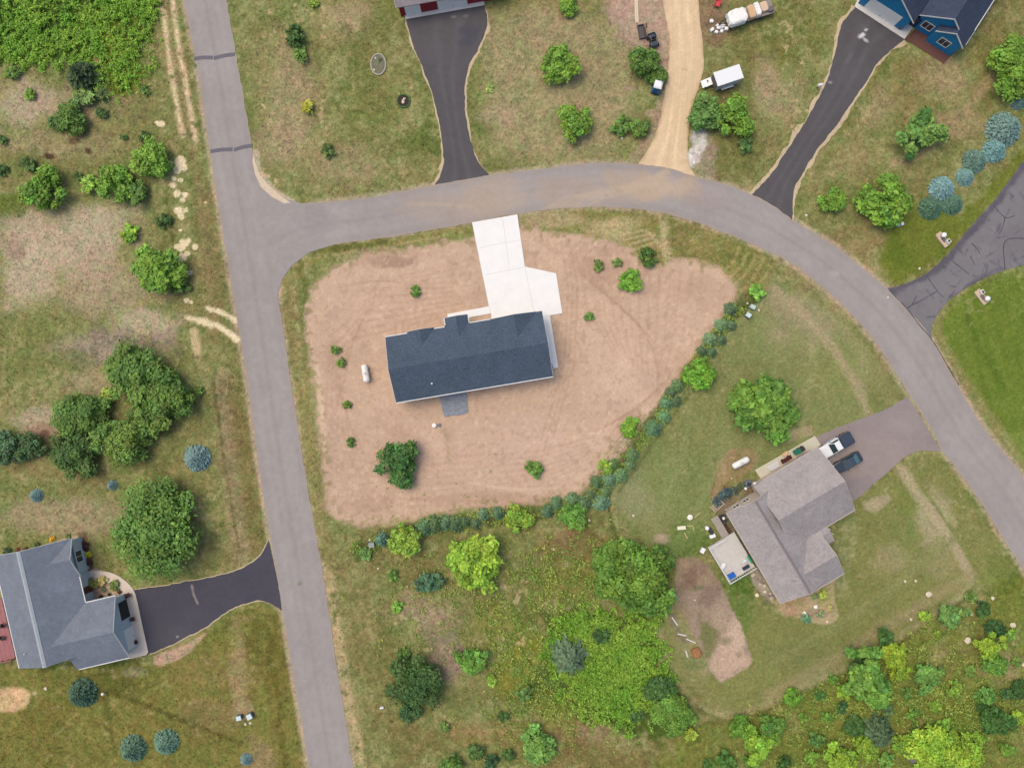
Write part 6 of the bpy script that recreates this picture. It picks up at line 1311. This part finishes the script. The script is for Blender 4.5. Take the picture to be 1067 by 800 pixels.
# ---------------------------------------------------------------- round the brown-roofed house
def simple(name, px, py, z, ang, label, cat, group=None): x, y = W(px, py, z); return empty(name, (x, y, 0), R(ang), label, cat, group)
t = simple('lawn_umbrella', 719.3, 539, .9, 0, 'pale round-topped table on the lawn beside a yellow board', 'table'); t.name = 'round_table'
MB().lathe([(.05,.68),(.40,.70),(.42,.75),(.2,.80),(.05,.82)], 20).build('tabletop', mat('table_cream', A(238,238,220), .6, .05), t); MB().lathe([(.28,0),(.28,.05),(.06,.1),(.06,.678)], 12).build('pedestal', mat('slate_leg', A(88,98,104), .7), t)
t = simple('garden_bench', 710.2, 549.8, .42, 5, 'cream bench on the lawn below the pale round table', 'bench')
MB().box(-.62,.62,-.27,.27,.38,.44).build('seat', mat('bench_cream', A(240,232,204), .7, .05), t)
for x0 in (-.5,.5): MB().box(x0-.05,x0+.05,-.22,.22,0,.378).build('leg', mat('bench_leg', A(170,160,140), .8), t)
YEL = mat('yellow_board', A(196,184,120), .8, .1)
for px, py, l, a, tt in [(726.5,536.5,1.15,42,'yellowish board lying beside the pale round table'),(714.7,557.7,.95,-62,'yellowish board lying below the cream bench'),(719,547.5,.95,2,'pale green-grey board end-on to the cream bench'),(722.3,550,.75,-78,'pale board lying across from the cream bench')]:
    x, y = W(px, py); o = MB().box(-l/2,l/2,-.07,.07,0,.06).build('board', YEL); o.location = (x, y, -.01); o.rotation_euler.z = R(a); tag(o, tt, 'board', 'boards on the lawn')
# things by and on the deck
def barrel(px, py, r, h_, m, label, cat='bin', z=0.0):
    x, y = W(px, py, z+h_); t = empty('lidded_bin', (x, y, z), R(25), label, cat)
    MB().lathe([(r*.85,0),(r,h_*.85)], 14).build('drum', m, t); MB().lathe([(r*1.06,h_*.852),(r*1.04,h_*.93),(r*.5,h_)], 14).build('lid', m, t); return t
WP = mat('white_plastic', A(244,244,246), .45, .03)
barrel(737.2, 550.4, .27, .8, WP, 'white lidded bin beside the deck walkway, nearer the lawn boards')
t = simple('cooler_box', 742.8, 558.6, .6, 20, 'white cool box in the corner between walkway and deck', 'cool box'); MB().box(-.42,.42,-.24,.24,0,.42).build('chest', WP, t, bevel=.03); MB().box(-.44,.44,-.26,.26,.422,.52).build('lid', WP, t, bevel=.02)
t = simple('storage_box', 732.6, 573.6, .6, 62, 'white storage box standing on grass off the deck corner', 'storage box'); MB().box(-.38,.38,-.26,.26,0,.5).build('chest', WP, t, bevel=.03); MB().box(-.40,.40,-.28,.28,.502,.6).build('lid', WP, t, bevel=.02)
DG = mat('charcoal_fabric', (.03,.03,.035), .8)
t = simple('covered_cart', 741, 553.5, .6, 118, 'dark covered cart between the white bin and the walkway', 'cart'); MB().box(-.55,.55,-.25,.25,.15,.6).build('cover', DG, t, bevel=.08)
for sg in (-1, 1): wheel(t, .3, sg*.24, .14, .08)
t = simple('covered_grill', 754.5, 541, .9, 120, 'black covered grill in the nook between walkway and wall', 'grill'); MB().box(-.6,.6,-.3,.3,.1,.85).build('cover', DG, t, bevel=.08)
for x0 in (-.5,.5): MB().box(x0-.04,x0+.04,-.2,.2,0,.098).build('leg', BLKP, t)
barrel(754.3, 540, .2, .95, WP, 'white lidded bin in the nook beside the black covered grill')
t = simple('log_rack', 758.8, 550.5, .5, 120, 'reddish-brown firewood rack against the house wall by the walkway', 'log rack')
RB = mat('firewood', A(116,76,66), .9, .3, 6.0)
MB().box(-.65,.65,-.22,.22,0,.06).build('rack', BLKP, t); mb = MB()
for i in range(4):
    for j in range(3): mb.tube([(-.62+i*.31,-.2,.14+.13*j),(-.62+i*.31+.02,.2,.14+.13*j)], .064, 7)
mb.build('log', RB, t)
zb = .6
t = simple('tarp_heap', 752, 590, .9, 40, 'x', 'x'); bpy.data.objects.remove(t)
lump('white_sheet', 753.5, 589.5, .6, 1.0, .55, .35, 62, TARP, 'crumpled white sheet on the deck near the blue box', 'sheet', None, 61, .06)
lump('pink_cushion', 760.5, 592, .6, .5, .5, .2, 10, mat('pink_fabric', A(226,204,206), .9), 'pale pink cushion on the deck between the white sheet and blue box', 'cushion', None, 62, .02)
t = simple('blue_chest', 762.6, 600, 1.0, 30, 'bright blue chest in the lower corner of the deck', 'chest'); t.location.z = .6
BLC = mat('bright_blue', A(20,100,190), .5, .05); MB().box(-.52,.52,-.36,.36,0,.36).build('chest', BLC, t, bevel=.03); MB().box(-.54,.54,-.38,.38,.362,.44).build('lid', BLC, t, bevel=.02)
for px, py, m_, c_, l_, w_, tt in [(777.5,591.2,'navy_fabric',(40,52,82),1.1,.5,'navy cushioned bench at the deck end by the house wall'),]:
    t = simple('deck_bench', px, py, 1.05, 30, tt, 'bench'); t.location.z = .6; MB().box(-l_/2,l_/2,-w_/2,w_/2,.28,.45).build('cushion', mat(m_, A(*c_), .8), t, bevel=.04); 
    for x0 in (-.45,.45): MB().box(x0-.04,x0+.04,-.2,.2,0,.278).build('leg', BLKP, t)
lump('pale_blue_towel', 776.5, 584.5, .6, .7, .4, .3, 60, mat('ice_blue_fabric', A(216,232,236), .8), 'ice-blue towel heap on the deck beside the green folded umbrella', 'towel', None, 63, .05)
t = simple('folded_umbrella', 781.6, 582.5, 1.0, 120, 'green folded umbrella lying at the deck edge against the house', 'umbrella'); t.location.z = .6
MB().tube([(-.7,0,.3),(-.5,0,.3),(.5,0,.3),(.65,0,.3)], [.04,.16,.2,.05], 8).build('canopy', mat('teal_fabric', A(44,160,120), .7), t); MB().tube([(.652,0,.3),(1.0,0,.3)], .025, 6).build('pole', WHITE, t)
for x0 in (-.4,.4): MB().box(x0-.04,x0+.04,-.1,.1,0,.15).build('rest', WHITE, t)
# woodpile and stones along the west wall
rs = random.Random(11)
for i in range(16):
    f = rs.random(); px, py = 784+f*18+rs.uniform(-2.5,2), 595+f*26+rs.uniform(-2,2)
    rock(px, py, rs.uniform(.16,.34), 'loose pale rubble stone of the strip along the brown-roofed house wall', 'rubble stones along the house wall', mat(['rubble_a','rubble_b','rubble_c'][i % 3], [A(206,184,166), A(150,136,128), A(226,214,200)][i % 3], .9, .15, 4.0), 70+i)
rock(788.7, 619.8, .3, 'yellowish-white block on the lawn beside the rubble strip', 'loose pale rocks', mat('cream_block', A(240,230,196), .8), 90)
rock(838, 638.5, .30, 'white boulder among grey-green plants at the lower rim of the house bed', 'white boulders of the house bed', mat('white_boulder', A(246,246,238), .8, .03), 91); rock(849.8, 631.8, .32, 'white boulder beside the yellowish plant in the house bed', 'white boulders of the house bed', mat('white_boulder', A(246,246,238), .8, .03), 92)
# along the back wall
t = simple('air_conditioner', 780.5, 504.5, .8, 30.8, 'grey-blue air conditioner unit against the back wall of the brown-roofed house', 'air conditioner')
MB().box(-.42,.42,-.42,.42,.06,.78).build('cabinet', mat('ac_grey', A(116,126,142), .5, .06), t, bevel=.03); MB().box(-.5,.5,-.5,.5,0,.058).build('base', PEDB, t); MB().lathe([(.34,.782),(.34,.80),(.08,.82)], 16).build('fan_grille', BLKP, t)
barrel(787.3, 504.3, .27, .9, WP, 'white lidded bin between the air conditioner and the house corner'); barrel(777.3, 509, .2, .6, WP, 'small white lidded bin on the bush side of the air conditioner')
rock(762.3, 498.3, .12, 'tiny white stone in the grass above the back wall bushes', 'loose pale rocks', STN, 93)
t = simple('fallen_trellis', 748, 527, .3, 35, 'pale broken lattice panels leaning at the back corner of the brown-roofed house', 'trellis')
mb = MB()
for i in range(6): mb.obox((-.9+i*.36, 0, .12), .06, 1.1, .03, R(10))
for i in range(4): mb.obox((0, -.45+i*.3, .16), 2.0, .06, .03, R(10))
mb.build('lattice', mat('lattice_pale', A(224,200,184), .8), t)
for x0 in (-.8,.8): MB().box(x0-.04,x0+.04,-.04,.04,-.02,.118).build('foot', mat('lattice_pale', A(224,200,184), .8), t)
# on the concrete pad
zp = .05
def padthing(name, px, py, h_, label, cat): t = simple(name, px, py, h_, 30.8, label, cat); t.location.z = zp; return t
t = padthing('wheeled_bin', 831.3, 470.4, .9, 'green wheeled bin with a dark lid end on the concrete pad', 'bin'); GB = mat('bin_green', A(24,112,92), .5, .08)
MB().loft([[(-.45,-.26,.08),(.40,-.26,.08),(.40,.26,.08),(-.45,.26,.08)],[(-.55,-.32,.86),(.48,-.32,.86),(.48,.32,.86),(-.55,.32,.86)]]).build('tub', GB, t); MB().box(-.58,.5,-.35,.35,.862,.94).build('lid', GB, t, bevel=.02)
for sg in (-1, 1): wheel(t, .42, sg*.28, .12, .08)
t = padthing('wheeled_bin', 836.3, 467.6, .9, 'black wheeled bin next to the green one on the concrete pad', 'bin'); MB().loft([[(-.26,-.26,.08),(.22,-.26,.08),(.22,.26,.08),(-.26,.26,.08)],[(-.3,-.32,.86),(.3,-.32,.86),(.3,.32,.86),(-.3,.32,.86)]]).build('tub', BLKP, t); MB().box(-.32,.32,-.35,.35,.862,.94).build('lid', BLKP, t, bevel=.02)
for sg in (-1, 1): wheel(t, .2, sg*.28, .12, .08)
t = padthing('yard_cart', 819.5, 478.5, .5, 'dark red and black yard cart on the concrete pad by the garage wall', 'cart'); MB().loft([[(-.75,-.22,.22),(.75,-.22,.22),(.75,.22,.22),(-.75,.22,.22)],[(-.85,-.3,.5),(.85,-.3,.5),(.85,.3,.5),(-.85,.3,.5)],[(-.8,-.26,.5),(.8,-.26,.5),(.8,.26,.5),(-.8,.26,.5)],[(-.7,-.18,.27),(.7,-.18,.27),(.7,.18,.27),(-.7,.18,.27)]]).build('tray', mat('dark_red', A(86,30,34), .6), t)
for sg in (-1, 1):
    for xx in (-.5,.5): wheel(t, xx, sg*.26, .14, .08)
lump('sand_pile', 818.5, 472.6, .03, 1.0, .5, .25, 35, mat('pile_sand', A(222,188,146), .95, .1), 'small tan sand pile at the edge of the concrete pad', 'sand pile', None, 94, .04)
lump('folded_tarp', 806.5, 485.7, .05, 1.9, .85, .22, 31, mat('silver_tarp', A(212,210,214), .6, .05, 1.0, bump=.4), 'flat silver-white folded tarp on the concrete pad', 'tarp', None, 95, .02)
# bits in the kitchen garden
for px, py, l, a, tt in [(703,647,1.5,-55,'white plank at the corner of the kitchen garden'),(710.5,661,1.3,-12,'white plank joining two others in the kitchen garden'),(720,667.5,1.5,-25,'longest white plank pointing at the brown heap in the kitchen garden'),(715.5,681,1.0,-70,'thin white plank on the weedy side of the brown heap')]:
    x, y = W(px, py); o = MB().box(-l/2,l/2,-.09,.09,0,.08).build('plank', mat('white_plank', A(220,214,208), .8, .08)); o.location = (x, y, -.02); o.rotation_euler.z = R(a); tag(o, tt, 'plank', 'planks in the kitchen garden')
lump('compost_heap', 725.5, 680, -.03, 1.3, 1.5, .45, 30, mat('orange_brown', A(164,116,76), .95, .25, 3.0), 'orange-brown compost heap at the edge of the kitchen garden', 'heap', None, 96, .12)
rock(724, 625, .14, 'small white stone at the head of the kitchen garden', 'loose pale rocks', STN, 97); rock(752.6, 686, .13, 'small white stone on the dry end of the kitchen garden', 'loose pale rocks', STN, 98)
# grey rocky outcrop under the bottom thicket
lump('boulder', 951, 787, -.05, 1.6, 1.9, .8, 40, mat('grey_boulder', A(126,120,122), .9, .2, 1.5, bump=.6), 'large grey boulder showing through the bottom thicket', 'boulder', None, 99, .14)
# flowerpots on the curved walk of the grey-roofed house
PT = mat('terracotta_dark', A(86,62,54), .85)
for px, py, tt in [(133.8,620,'dark pot on the curved walk at the garage corner'),(138.5,645,'dark pot between the open garage bay and the white door'),(141.5,669,'dark pot beside the white garage door, furthest along the walk')]:
    t = simple('flowerpot', px, py, .3, 0, tt, 'flowerpot', 'pots by the grey house garage'); t.location.z = .04
    MB().lathe([(.15,0),(.22,.34),(.19,.34),(.18,.28)], 12).build('pot', PT, t)
    o = bpy.data.objects.new('plant', proto('shrub')[1][0]); o.parent = t; o.location = (0,0,.22); o.scale = (.36,.36,.4); o.color = (.11,.05,.05,1); col.objects.link(o)
